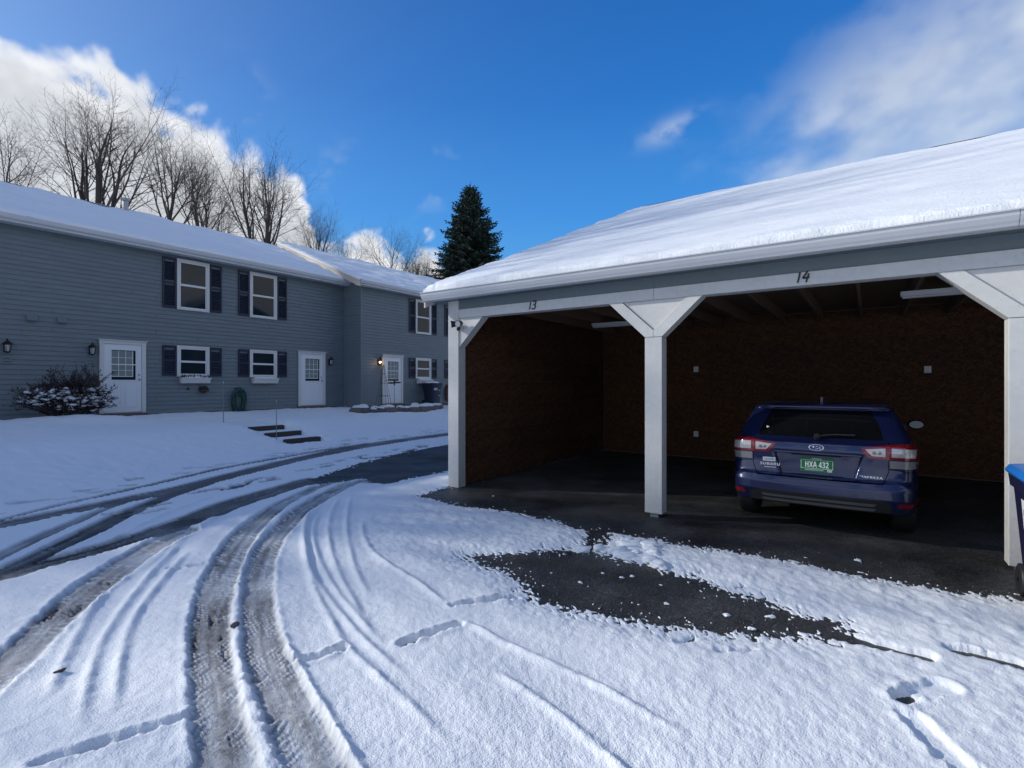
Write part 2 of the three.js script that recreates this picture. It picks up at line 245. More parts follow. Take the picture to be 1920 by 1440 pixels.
{ // boot prints wandering between the wheel tracks on the drive
  const r = rng(404), path = [[-7.25, 2.2], [-7.7, 3.0], [-8.1, 3.8], [-8.35, 4.8], [-8.6, 6.0], [-9.0, 7.4], [-9.4, 9.5]];
  for (let k = 0; k < 34; k++) { const t = r() * (path.length - 1), i = Math.min(path.length - 2, t | 0), q = t - i, x = mix(path[i][0], path[i + 1][0], q) + (r() - 0.5) * 0.55, d = mix(path[i][1], path[i + 1][1], q), a = (r() - 0.5) * 0.2; drag([[x, d], [x - 0.05 + a, d + 0.19 + 0.1 * r()]], 0.045 + 0.02 * r(), 0.45 + 0.5 * r(), 0.5); }
  for (let k = 0; k < 46; k++) { const d = 1.2 + 12 * r() ** 0.8, x = lerpTable(EDGE, d) + 0.15 + 0.35 * (r() - 0.5) + (r() < 0.25 ? -0.5 * r() : 0); drag([[x, d], [x - 0.03 + 0.06 * r(), d + 0.1 + 0.28 * r()]], 0.03 + 0.04 * r(), 0.5 + 0.5 * r(), 0.6); }
}
const RIDGES = [
  [[-3.19, 1.87], [-2.65, 1.66], [-2.19, 1.51], [-1.77, 1.37], [-1.2, 1.2]],
  [[-6.28, 4.36], [-5.55, 3.67], [-4.92, 3.2], [-4.18, 2.74], [-3.51, 2.37], [-2.96, 2.12], [-2.6, 1.96], [-2.19, 1.85], [-1.78, 1.75], [-1.3, 1.6]],
  [[-6.07, 4.51], [-5.33, 3.83], [-4.71, 3.35], [-3.86, 2.81], [-3.2, 2.46], [-2.58, 2.17]],
  [[-6.01, 4.65], [-5.03, 3.83], [-4.44, 3.39], [-3.56, 2.8], [-2.94, 2.46]],
  [[-4.78, 3.85], [-4.21, 3.42], [-3.68, 3.13], [-2.94, 2.9], [-2.4, 2.7]],
  [[-5.74, 2.41], [-5.01, 1.86], [-4.33, 1.41], [-3.75, 1.09], [-2.84, 0.74]],
  [[-5.08, 1.73], [-4.72, 1.41], [-4.12, 1.1], [-3.71, 0.92], [-3.35, 0.77]],
  [[-1.7, 2.25], [-1.3, 2.15], [-0.9, 2.0], [-0.5, 1.8]],
  [[-6.5, 3.2], [-6.1, 2.75], [-5.6, 2.25], [-5.0, 1.75]], [[-7.6, 3.6], [-7.2, 3.0], [-6.8, 2.5], [-6.3, 2.0], [-5.9, 1.6]], [[-5.9, 4.1], [-5.2, 3.42], [-4.5, 2.95], [-3.8, 2.55], [-3.2, 2.3], [-2.5, 2.05], [-1.9, 1.9]], [[-2.2, 2.6], [-1.7, 2.5], [-1.2, 2.45], [-0.6, 2.3]], [[-5.6, 3.85], [-4.9, 3.3], [-4.2, 2.87], [-3.5, 2.52], [-2.9, 2.27], [-2.3, 2.05]], [[-5.3, 2.25], [-4.7, 1.8], [-4.1, 1.4], [-3.5, 1.12], [-2.9, 0.9]],
];
const BARE = [    // polygons where the asphalt has melted free
  [[-7.6, 5.08], [-8.36, 6.64], [-8.83, 8.33], [-9.06, 10.0], [-9.23, 11.64], [-9.2, 16], [-9.2, 26], [-5.6, 26], [-5.75, 12], [-6.1, 9.4], [-6.4, 7.4], [-6.36, 6.48], [-6.34, 5.64], [-6.58, 5.53], [-7.05, 5.7], [-7.1, 4.98]],
  [[-5.3, 5.6], [-5.17, 5.26], [-4.48, 5.1], [-3.81, 5.26], [-3.07, 5.21], [-2.66, 5.08], [-2.4, 5.1], [-1.89, 5.18], [-1.39, 5.15], [-0.83, 5.25], [-0.31, 5.2], [0.14, 5.16], [0.54, 5.16], [0.82, 5.25], [1.24, 5.28], [3, 5.2], [8, 5.1], [9, 30], [-5.4, 30], [-5.4, 6.2]],
  [[-3.07, 3.63], [-2.86, 3.84], [-2.56, 4.16], [-2.28, 4.35], [-1.97, 4.46], [-1.69, 4.39], [-1.38, 4.32], [-1.17, 4.33], [-0.77, 4.15], [-0.43, 4.05], [-0.15, 4.04], [-0.23, 3.8], [-0.48, 3.65], [-0.83, 3.46], [-1.22, 3.33], [-1.62, 3.23], [-1.99, 3.23], [-2.2, 3.38], [-2.52, 3.57]],
  [[-2.5, 5.2], [-2.3, 5.15], [-2.2, 4.9], [-2.12, 4.6], [-2.0, 4.35], [-2.25, 4.3], [-2.35, 4.7]],
];
for (const l of LANES) { // smooth each track, note its bounds and lengths
  if (l.p.length > 2) { const c = new THREE.CatmullRomCurve3(l.p.map(([x, d, w]) => new THREE.Vector3(x, w, d)), false, 'centripetal'); l.p = c.getPoints(l.p.length * 3).map((v) => [v.x, v.z, v.y]); }
  l.s = [0]; for (let i = 1; i < l.p.length; i++) l.s.push(l.s[i - 1] + Math.hypot(l.p[i][0] - l.p[i - 1][0], l.p[i][1] - l.p[i - 1][1]));
}
const curves = RIDGES.map((r) => new THREE.CatmullRomCurve3(r.map(([x, d]) => new THREE.Vector3(x, 0, d)), false, 'centripetal').getPoints(r.length * 4).map((v) => [v.x, v.z, 1]));
const bounds = (pts, m) => { let a = 1e9, b = -1e9, c = 1e9, e = -1e9; for (const [x, d, w = 0] of pts) { a = Math.min(a, x - w - m); b = Math.max(b, x + w + m); c = Math.min(c, d - w - m); e = Math.max(e, d + w + m); } return [a, b, c, e]; };
for (const l of LANES) l.b = bounds(l.p, 0.18);
const cb = curves.map((c) => bounds(c.map(([x, d]) => [x, d]), 0.3)), bb = BARE.map((c) => bounds(c, 0.6));
const inside = (b, X, D) => X > b[0] && X < b[1] && D > b[2] && D < b[3];
function near(pts, X, D) { // nearest point of a polyline: [distance, signed side, index, fraction]
  let best = 1e9, side = 1, at = 0, f = 0;
  for (let i = 0; i < pts.length - 1; i++) {
    const ax = pts[i][0], ad = pts[i][1], vx = pts[i + 1][0] - ax, vd = pts[i + 1][1] - ad, t = clamp(((X - ax) * vx + (D - ad) * vd) / (vx * vx + vd * vd));
    const px = X - ax - vx * t, pd = D - ad - vd * t, q = px * px + pd * pd;
    if (q < best) { best = q; side = vx * pd - vd * px > 0 ? 1 : -1; at = i; f = t; }
  }
  return [Math.sqrt(best), side, at, f];
}
function polyDist(poly, X, D) {
  let best = 1e9, ins = false;
  for (let i = 0, j = poly.length - 1; i < poly.length; j = i++) {
    const [ax, ad] = poly[j], [bx, bd] = poly[i], vx = bx - ax, vd = bd - ad, t = clamp(((X - ax) * vx + (D - ad) * vd) / (vx * vx + vd * vd));
    best = Math.min(best, (X - ax - vx * t) ** 2 + (D - ad - vd * t) ** 2);
    if ((bd > D) !== (ad > D) && X < (ax - bx) * (D - bd) / (ad - bd) + bx) ins = !ins;
  }
  return ins ? -Math.sqrt(best) : Math.sqrt(best);
}
const SNOW = [0.845, 0.875, 0.89], SLUSH = [0.20, 0.20, 0.20], DARK = [0.075, 0.078, 0.08], CRUMB = [0.60, 0.62, 0.635];
function snowAt(X, D, cell) {   // [height of the snow's surface, r, g, b]
  const land = landHeight(X, D), onBank = smooth(0.1, 0.6, lerpTable(EDGE, D) - X);
  const fine = cell < 0.03 ? 1 : cell < 0.08 ? 0.5 : 0.15;
  const n1 = fbm2(X * 0.9, D * 0.9, 3), n2 = fbm2(X * 6, D * 6, 3), n3 = noise2(X * 26, D * 26) * (cell < 0.035 ? 1 : cell < 0.07 ? 0.4 : 0), n4 = noise2(X * 70, D * 70) * (cell < 0.016 ? 1 : cell < 0.03 ? 0.6 : 0);
  let dep = 0.036 + 0.012 * n1 + 0.007 * n2 + fine * (0.0024 * n3 + 0.0018 * n4), r = SNOW[0], g = SNOW[1], b = SNOW[2];
  dep += onBank * (0.04 + 0.02 * n2);
  const drive = 1 - onBank;
  if (D > STEP_D0 - 0.1 && D < STEP_D1 + 0.1 && X > -16 && X < -11.9) dep = 0.025 + 0.01 * n2;
  if (D > 2.6 && D < 5.3 && X > -5.4 && X < 6) { const m = smooth(2.6, 3.6, D) * smooth(-5.4, -4.6, X); dep += m * (0.012 * fbm2(X * 4 + 9, D * 4, 3) + 0.012 * fbm2(X * 13, D * 13, 2)); if (D > 4.3) dep += 0.012 * Math.max(0, fbm2(X * 9, D * 9 + 3, 3)); }
  // faint older tracks: a low ridge along one side
  for (let k = 0; k < curves.length; k++) if (inside(cb[k], X, D)) {
    const [q, s, ci, cf] = near(curves[k], X, D); if (q > 0.28) continue;
    const pos = (ci + cf) / (curves[k].length - 1), fade = smooth(0, 0.12, pos) * smooth(1, 0.85, pos) * (0.75 + 0.5 * n2);
    dep += fade * (0.018 * Math.exp(-((q / 0.028) ** 2)) - (s > 0 ? 0.012 : 0.003) * smooth(0, 0.06, q) * (1 - smooth(0.12, 0.26, q)));
  }
  // melted patches: the cover thins out and breaks up
  let bare = 1e9;
  for (let k = 0; k < BARE.length; k++) if (inside(bb[k], X, D)) bare = Math.min(bare, polyDist(BARE[k], X, D));
  if (bare < 0.6) {
    const e = bare + 0.07 * fbm2(X * 5 + 2, D * 5, 3) + 0.028 * n3 + 0.022 * n4;
    dep = dep * smooth(-0.02, 0.34, e) - 0.004 + 0.008 * n4 * smooth(0.2, 0, e) + (e < 0 ? -0.05 * smooth(0, -0.06, e) : 0.004);
    if (bare < -0.12) dep = -0.06;
    if (e < 0.03 && e > -0.2 && noise2(X * 44 + 9, D * 44) > 0.42 + 2.2 * Math.max(0, -e)) dep = 0.007;
    if (e > 0.0 && e < 0.16 && noise2(X * 38 - 7, D * 38) > 0.35 + 3 * e) dep = -0.01;
    if (bare < 0.05 && bare > -0.5 && noise2(X * 21 + 40, D * 21) > 0.9 && noise2(X * 3, D * 3) > 0.0) dep = 0.006;
  }
  // wheel tracks
  for (const l of LANES) if (inside(l.b, X, D)) {
    const [q, s, i, f] = near(l.p, X, D), hw = mix(l.p[i][2], l.p[i + 1][2], f) * (l.tread > 0.5 ? 1.12 : 1), e = q - hw + 0.011 * n3 + 0.007 * n4;
    if (e > 0.16) continue;
    const t = smooth(0.022, -0.018, e) * drive * (l.short ? 1 : 1);
    const berm = (l.berm ?? 1) * (l.short ? 0.009 : 0.008) * Math.exp(-(((e - 0.028) / 0.024) ** 2)) * (0.7 + 0.8 * n2 + 0.4 * n3);
    dep += berm * (dep > 0.01 ? 1 : 0);
    if (t <= 0) continue;
    const along = l.s[i] + f * (l.s[i + 1] - l.s[i]), lat = q * s, k = lat / hw;
    const streak = fbm2(along * 1.6, lat * 26 + 5, 3), patch = fbm2(X * 2.6 + 31, D * 2.6, 3);
    let floor = 0.012 + 0.005 * streak + 0.003 * n3;
    let crumb = 0;
    if (l.tread && cell < 0.05) { // blocks of the tyre's tread left standing as crumbs of snow
      const ph = along / 0.05 + 2.1 * k + 1.1 * n2 + 0.5 * noise2(along * 3.1, 4), c = Math.cos(ph * 2 * Math.PI), gap = Math.abs(Math.abs(k) - 0.36) < 0.06 ? 0.7 : 0;
      crumb = l.tread * clamp(smooth(0.35, 0.9, c) * smooth(-0.05, 0.45, Math.abs(k) + 0.35 * noise2(along * 9, lat * 60 + 3) + 0.1) + gap * 0.25) * smooth(-0.35, 0.5, noise2(X * 6, D * 6) + 0.6 * noise2(X * 19, D * 19) + 0.5 * (Math.abs(k) - 0.4));
      floor += 0.0075 * crumb;
    }
    const open = l.bare + 0.55 * patch + 0.35 * streak + 0.18 * n4 - 0.25 * crumb;
    if (l.short ? open > 0.5 : cell < 0.04 && open > 0.62) floor = Math.min(floor, -0.004 - 0.02 * (open - 0.5));
    dep = mix(dep, Math.min(dep, floor), t);
    const dirt = t * clamp((l.dark > 0.6 ? 0.95 : 0.76) + (l.dark > 0.6 ? 0.2 : 0.4) * (patch + streak) + 0.2 * n4) * (l.short ? (cell > 0.03 ? 0.9 : 0.35) : 1) * (l.bare < 0.1 ? 0.1 : 1);
    const dk = l.dark ?? (l.short ? 0.8 : 0), cr = mix(mix(SLUSH[0], DARK[0], dk), CRUMB[0], crumb), cg = mix(mix(SLUSH[1], DARK[1], dk), CRUMB[1], crumb), cbl = mix(mix(SLUSH[2], DARK[2], dk), CRUMB[2], crumb);
    r = mix(r, cr, dirt); g = mix(g, cg, dirt); b = mix(b, cbl, dirt);
  }
  return [land + (land > 0.02 ? Math.max(dep, 0.004) : dep), r, g, b];
}
{
  const angles = [], radii = [], fwd = -YAW;   // angle a: X = r sin(a), D = r cos(a)
  for (let a = -180; a < 180 - 1e-6;) { angles.push(fwd + a * Math.PI / 180); const f = Math.abs(a) < 58; a += f ? 0.135 : Math.abs(a) < 66 ? 0.5 : 4; }
  angles.push(angles[0] + 2 * Math.PI);
  for (let r = 0.25; r < 1.7; r *= 1.09) radii.push(r);
  for (let r = 1.7; r < 9; r *= 1.0056) radii.push(r);
  for (let r = 9; r < 24; r *= 1.0075) radii.push(r);
  for (let r = 24; r < 130; r *= 1.05) radii.push(r);
  const nA = angles.length, nR = radii.length, P = new Float32Array(nA * nR * 3), C = new Float32Array(nA * nR * 3), UV = new Float32Array(nA * nR * 2), I = new Uint32Array((nA - 1) * (nR - 1) * 6);
  for (let i = 0; i < nR; i++) for (let j = 0; j < nA; j++) {
    const rr = radii[i], a = angles[j], jt = j === nA - 1 ? 0 : j, X = rr * Math.sin(a), D = rr * Math.cos(a), k = i * nA + j;
    const far = rr > 24, coarse = jt < 40 || jt > nA - 60;
    let v; if (far) { const l = landHeight(X, D); v = [l + 0.06 + (D > 6 && X > -5.4 && X < 9 && D < 24 ? -0.14 : 0), ...SNOW]; } else v = snowAt(X, D, coarse ? 0.2 : rr * 0.0056);
    P.set([X, v[0], -D], k * 3); C.set([v[1], v[2], v[3]], k * 3); UV.set([X, D], k * 2);
  }
  let n = 0; for (let i = 0; i < nR - 1; i++) for (let j = 0; j < nA - 1; j++) { const a = i * nA + j, b = a + 1, c = a + nA, d = c + 1; I.set([a, b, c, b, d, c], n); n += 6; }
  const g = new THREE.BufferGeometry();
  g.setAttribute('position', new THREE.BufferAttribute(P, 3)); g.setAttribute('color', new THREE.BufferAttribute(C, 3)); g.setAttribute('uv', new THREE.BufferAttribute(UV, 2)); g.setIndex(new THREE.BufferAttribute(I, 1)); g.computeVertexNormals();
  const nn = g.attributes.normal; let up = 0; for (let i = 0; i < nn.count; i += 97) up += nn.getY(i); if (up < 0) { for (let i = 0; i < I.length; i += 3) { const t = I[i]; I[i] = I[i + 1]; I[i + 1] = t; } g.computeVertexNormals(); }
  const o = mesh('snow_ground', g, M.snowGround, null, true); tag(o, 'snow lying over the drive and bank with curving tyre tracks', 'snow', null, 'structure');
  const a = new THREE.PlaneGeometry(30, 60, 30, 60).rotateX(-Math.PI / 2).translate(0, 0, -14); const p = a.attributes.position, u = a.attributes.uv;
  for (let i = 0; i < p.count; i++) { u.setXY(i, p.getX(i), p.getZ(i)); const w = lerpTable(EDGE, -p.getZ(i)) - p.getX(i); if (w > -0.1) p.setY(i, -0.06); }
  tag(mesh('driveway', a, M.asphalt, null, true), 'wet black asphalt driveway running into the carport', 'driveway', null, 'structure');
  const land = new THREE.RingGeometry(120, 900, 64, 6).rotateX(-Math.PI / 2); const lp = land.attributes.position; for (let i = 0; i < lp.count; i++) lp.setY(i, 0.0 + 5 * smooth(160, 600, Math.hypot(lp.getX(i), lp.getZ(i))));
  tag(mesh('terrain', land, M.snow, null, true), 'distant snow covered land beyond the houses', 'land', null, 'structure');
}
{ // three timber steps up the bank
  for (const [x, y, say] of [[-12.33, 0.0, 'lowest'], [-13.23, 0.115, 'middle'], [-14.08, 0.235, 'highest']]) {
    const g = new RoundedBoxGeometry(0.17, 0.17, STEP_D1 - STEP_D0 - 0.05, 2, 0.012); const p = g.attributes.position, n = g.attributes.normal;
    for (let i = 0; i < p.count; i++) { const k = 0.008 * fbm2(p.getZ(i) * 9 + x, p.getY(i) * 20); p.setX(i, p.getX(i) + k); p.setY(i, p.getY(i) + k); }
    const t = thing('timber_step', `dark timber step edge in the snowy bank, ${say} of the three`, 'step', [x + 0.03, y + 0.085, -(STEP_D0 + STEP_D1) / 2], 0, 'timber steps in the bank');
    mesh('timber_beam', g, M.timber, t);
  }
}

// ---------------------------------------------------------------- the two townhouse blocks. Local axes: x along the front (= D), z out of the front wall, y up
const font = await new FontLoader().loadAsync('fonts/droid/droid_sans_bold.typeface.json');
function board(profile, length) { // profile in (z, y), run along x from 0 to length
  const g = extrude(profile.map(([z, y]) => [-z, y]), length); g.rotateY(Math.PI / 2); const uv = g.attributes.uv, p = g.attributes.position; for (let i = 0; i < p.count; i++) uv.setXY(i, p.getX(i), p.getY(i) + p.getZ(i)); return g;
}
const COURSE = 0.127, boardCache = new Map();
const sidingRandom = rng(2024);
function clapboards(parent, length, y0, y1, place) { // courses of boards with staggered lap joints; place(mesh, along, y)
  let row = 0;
  for (let y = y0; y < y1 - 0.03; y += COURSE, row++) {
    let x = 0, first = true;
    while (x < length - 1e-6) {
      let L = first && length > 5 ? [1.2, 2.4, 3.0, 1.8][row % 4] : 3.6; first = false; if (length - x - L < 0.5) L = length - x;
      const key = L.toFixed(3); if (!boardCache.has(key)) boardCache.set(key, board([[0, 0], [0.026, 0], [0.026, 0.008], [0.007, COURSE + 0.006], [0, COURSE + 0.006]], L - (x + L < length - 0.01 ? 0.003 : 0)));
      const b = mesh('clapboard', boardCache.get(key), sidingRandom() < 0.6 ? M.vinyl : M.vinylB, parent); place(b, x, y, 0.002 * sidingRandom()); x += L;
    }
  }
}
function snowSheet(x0, x1, low, high, thick, o = {}) { // snow on a roof slope between low [z, y] and high [z, y]; rounded lumpy edges
  const L = Math.hypot(high[0] - low[0], high[1] - low[1]), nz = -(high[1] - low[1]) / L * Math.sign(high[0] - low[0]), ny = Math.abs(high[0] - low[0]) / L;
  const step = o.step ?? 0.12, uEdges = [], vEdges = [];
  const spread = (len, list, fine) => { let t = 0; while (t < len - 1e-4) { list.push(t); const e = Math.min(t, len - t); t += e < 0.35 ? (fine ?? step * 0.3) : step; if (len - t < step * 0.2) t = len; } list.push(len); };
  spread(x1 - x0, uEdges, o.fineX); spread(L, vEdges, o.fine);
  const nU = uEdges.length, nV = vEdges.length, P = [], UV = [], I = [], sd = o.seed ?? 0;
  for (let j = 0; j < nV; j++) for (let i = 0; i < nU; i++) {
    const v = vEdges[j], u = uEdges[i], X = x0 + u; let e = Math.min(u, x1 - x0 - u, v + (o.openTop ? 0 : 0)); if (!o.openTop) e = Math.min(e, L - v);
    const rag = o.rag ?? 0.03, en = e + rag * (fbm2(X * 6 + sd, v * 6, 3) + 0.35 * noise2(X * 22 + sd, v * 22));
    const q = clamp(en / (o.round ?? 0.13)); let t = thick * Math.sqrt(Math.max(0, 1 - (1 - q) * (1 - q)));
    t *= 1 + (o.wave ?? 0.12) * fbm2(X * 0.6 + sd, v * 0.9, 3) + 0.05 * fbm2(X * 4, v * 4 + sd, 3); t += (e < 0.25 ? 0.006 : 0.0015) * noise2(X * 26, v * 26 + sd);
    if (o.streak) t += thick * o.streak * fbm2(X * 1.1 + v * 0.5 + sd, v * 4.2 - X * 0.9, 4);
    if (o.worn) t -= thick * o.worn * smooth(0.1, 0.5, fbm2(X * 0.9 + sd, v * 1.6 + 7, 4));
    if (e <= 1e-6) t = -0.01;
    const over = e < 0.2 && v < 0.2 ? (o.over ?? 0) * (1 - v / 0.2) : 0;
    const f = v / L, z = mix(low[0], high[0], f) + nz * t, y = mix(low[1], high[1], f) + ny * t;
    P.push(X, y, z + over); UV.push(X, v);
  }
  for (let j = 0; j < nV - 1; j++) for (let i = 0; i < nU - 1; i++) { const a = j * nU + i, b = a + 1, c = a + nU, d = c + 1; if (high[0] < low[0]) I.push(a, b, c, b, d, c); else I.push(a, c, b, b, c, d); }
  const g = new THREE.BufferGeometry(); g.setAttribute('position', new THREE.Float32BufferAttribute(P, 3)); g.setAttribute('uv', new THREE.Float32BufferAttribute(UV, 2)); g.setIndex(I); g.computeVertexNormals(); return g;
}
function prismX(poly, x0, x1) { const g = board(poly, x1 - x0); return g.translate(x0, 0, 0); }  // polygon in (z, y)

function windowPart(parent, x0, x1, y0, y1, z) {
  const t = 0.085, w = mesh('window', [box(x0, x0 + t, y0, y1, z, z + 0.05, 0.006), box(x1 - t, x1, y0, y1, z, z + 0.05, 0.006), box(x0 + t, x1 - t, y1 - t, y1, z, z + 0.048, 0.006), box(x0 + t, x1 - t, y0, y0 + t * 0.8, z, z + 0.058, 0.006)], M.white, parent);
  const a = x0 + t, b = x1 - t, c = y0 + t * 0.8, d = y1 - t, mid = (c + d) / 2, s = 0.028;
  mesh('sash', [box(a, a + s, mid, d, z + 0.002, z + 0.03), box(b - s, b, mid, d, z + 0.002, z + 0.03), box(a + s, b - s, d - s, d, z + 0.002, z + 0.03), box(a + s, b - s, mid - 0.002, mid + s, z + 0.002, z + 0.03)], M.whiteGloss, w);
  mesh('sash', [box(a, a + s, c, mid - 0.003, z + 0.001, z + 0.018), box(b - s, b, c, mid - 0.003, z + 0.001, z + 0.018), box(a + s, b - s, c, c + s, z + 0.001, z + 0.018), box(a + s, b - s, mid - 0.033, mid - 0.003, z + 0.001, z + 0.018)], M.whiteGloss, w);
  mesh('pane', box(a + s, b - s, mid + s, d - s, z + 0.003, z + 0.015), M.glass, w);
  mesh('pane', box(a + s, b - s, c + s, mid - 0.034, z + 0.003, z + 0.009), M.glass, w);
  return w;
}
function shutter(parent, x0, x1, y0, y1, z) {
  const s = 0.05, l = [box(x0, x0 + s, y0, y1, z, z + 0.035, 0.004), box(x1 - s, x1, y0, y1, z, z + 0.035, 0.004), box(x0 + s, x1 - s, y1 - 0.07, y1, z, z + 0.034), box(x0 + s, x1 - s, y0, y0 + 0.07, z, z + 0.034), box(x0 + s, x1 - s, (y0 + y1) / 2 - 0.035, (y0 + y1) / 2 + 0.035, z, z + 0.034)];
  const o = mesh('shutter', l, M.shutter, parent), h = 0.045, n = Math.floor((y1 - y0 - 0.28) / h), geo = new THREE.BoxGeometry(x1 - x0 - 2 * s, 0.05, 0.006).rotateX(-0.75);
  const sl = []; for (let k = 0; k < n; k++) { const y = y0 + 0.1 + k * h * (y1 - y0 - 0.2) / (n * h); if (Math.abs(y - (y0 + y1) / 2) > 0.05) sl.push(geo.clone().translate((x0 + x1) / 2, y, z + 0.017)); }
  const q = mesh('slats', sl, M.shutter, o); q.userData.kind = 'stuff';
}
function doorPart(parent, x0, x1, y0, y1, z, handleSide) {
  const c = 0.105;
  const casing = [box(x0, x0 + c, y0, y1 - 0.12, z, z + 0.05, 0.006), box(x1 - c, x1, y0, y1 - 0.12, z, z + 0.05, 0.006), box(x0 - 0.005, x1 + 0.005, y1 - 0.12, y1 - 0.035, z, z + 0.056, 0.006), box(x0 - 0.02, x1 + 0.02, y1 - 0.037, y1 - 0.018, z, z + 0.08), box(x0 - 0.035, x1 + 0.035, y1 - 0.019, y1, z, z + 0.10, 0.005)];
  const a = x0 + c, b = x1 - c, top = y1 - 0.12, W = b - a;
  const d = mesh('door', box(a + 0.004, b - 0.004, y0 + 0.03, top - 0.004, z, z + 0.022, 0.004), M.door, parent);
  mesh('door_frame', casing, M.white, d); mesh('threshold', box(a, b, y0, y0 + 0.028, z, z + 0.09), M.steel, d);
  const gx0 = a + 0.19 * W, gx1 = b - 0.17 * W, gy0 = y0 + 0.97, gy1 = top - 0.17, f = 0.022;
  mesh('lite_frame', [box(gx0 - f, gx0, gy0 - f, gy1 + f, z + 0.02, z + 0.036), box(gx1, gx1 + f, gy0 - f, gy1 + f, z + 0.02, z + 0.036), box(gx0, gx1, gy1, gy1 + f, z + 0.02, z + 0.036), box(gx0, gx1, gy0 - f, gy0, z + 0.02, z + 0.036)], M.whiteGloss, d);
  mesh('pane', box(gx0, gx1, gy0, gy1, z + 0.019, z + 0.0245), M.glass, d);
  const bx0 = gx0 + 0.0, bx1 = gx1 - 0.075, by0 = gy0 + 0.11, by1 = gy1 - 0.02;
  mesh('window_blind', box(bx0, bx1, by0, by1, z + 0.0235, z + 0.0265), M.blind, d);
  const mu = []; for (let i = 1; i <= 2; i++) { const x = bx0 + (bx1 - bx0) * i / 3; mu.push(box(x - 0.007, x + 0.007, by0, by1, z + 0.026, z + 0.032)); }
  mu.push(box(bx1 - 0.006, bx1 + 0.012, by0, by1, z + 0.026, z + 0.031)); mu.push(box(bx0, bx1 + 0.012, by0 - 0.02, by0, z + 0.0255, z + 0.031));
  const ym = by0 + (by1 - by0) * 0.46; mu.push(box(gx0, gx1, ym - 0.014, ym + 0.014, z + 0.0255, z + 0.034));
  for (const t of [0.23, 0.73]) { const y = by0 + (by1 - by0) * t; mu.push(box(bx0, bx1, y - 0.006, y + 0.006, z + 0.0255, z + 0.0315)); }
  mesh('muntins', mu, M.whiteGloss, d);
  for (const [p, q] of [[a + 0.13 * W, a + 0.44 * W], [a + 0.56 * W, b - 0.13 * W]]) {
    const y2 = y0 + 0.83, y1b = y0 + 0.17, r = 0.012; mesh('panel', [box(p + 0.03, q - 0.03, y1b + 0.03, y2 - 0.03, z + 0.019, z + 0.026, 0.003), box(p, p + r, y1b, y2, z + 0.02, z + 0.029), box(q - r, q, y1b, y2, z + 0.02, z + 0.029), box(p + r, q - r, y2 - r, y2, z + 0.02, z + 0.029), box(p + r, q - r, y1b, y1b + r, z + 0.02, z + 0.029)], M.door, d);
  }
  const hx = handleSide > 0 ? b - 0.07 : a + 0.07;
  mesh('handle', [new THREE.SphereGeometry(0.03, 12, 8).translate(hx, y0 + 0.98, z + 0.075), rod([hx, y0 + 0.98, z + 0.02], [hx, y0 + 0.98, z + 0.07], 0.014), new THREE.CylinderGeometry(0.026, 0.026, 0.012, 12).rotateX(Math.PI / 2).translate(hx, y0 + 1.12, z + 0.026)], M.steel, d);
  mesh('step_plate', box(x0 - 0.02, x1 + 0.02, y0 - 0.16, y0 - 0.003, z - 0.02, z + 0.13), M.brownSill, d);
  return d;
}
function windowBox(parent, x0, x1, y1, z, plants) {
  const g = prismX([[0, y1 - 0.16], [0.13, y1 - 0.16], [0.19, y1], [0, y1]], x0, x1).translate(0, 0, z); const o = mesh('window_box', g, M.white, parent);
  mesh('box_rim', box(x0 - 0.012, x1 + 0.012, y1 - 0.006, y1 + 0.02, z, z + 0.205), M.white, o);
  const cap = new THREE.SphereGeometry(1, 24, 8, 0, Math.PI * 2, 0, Math.PI / 2).scale((x1 - x0) / 2 - 0.02, 0.05, 0.085).translate((x0 + x1) / 2, y1 + 0.02, z + 0.1); mesh('snow_cap', cap, M.snow, o);
  if (plants) { const r = rng(plants), l = []; for (let k = 0; k < 130; k++) { const x = mix(x0, x1, r()), zz = z + 0.04 + 0.14 * r(), h = 0.03 + 0.09 * r(); l.push(rod([x, y1 + 0.01, zz], [x + 0.06 * (r() - 0.5), y1 + 0.02 + h, zz + 0.05 * (r() - 0.3)], 0.004, 0.002, 3)); if (r() < 0.6) l.push(new THREE.IcosahedronGeometry(0.012 + 0.012 * r(), 0).translate(x, y1 + 0.02 + h * r(), zz)); } mesh('dead_plants', l, M.shrubTwig, o); }
}
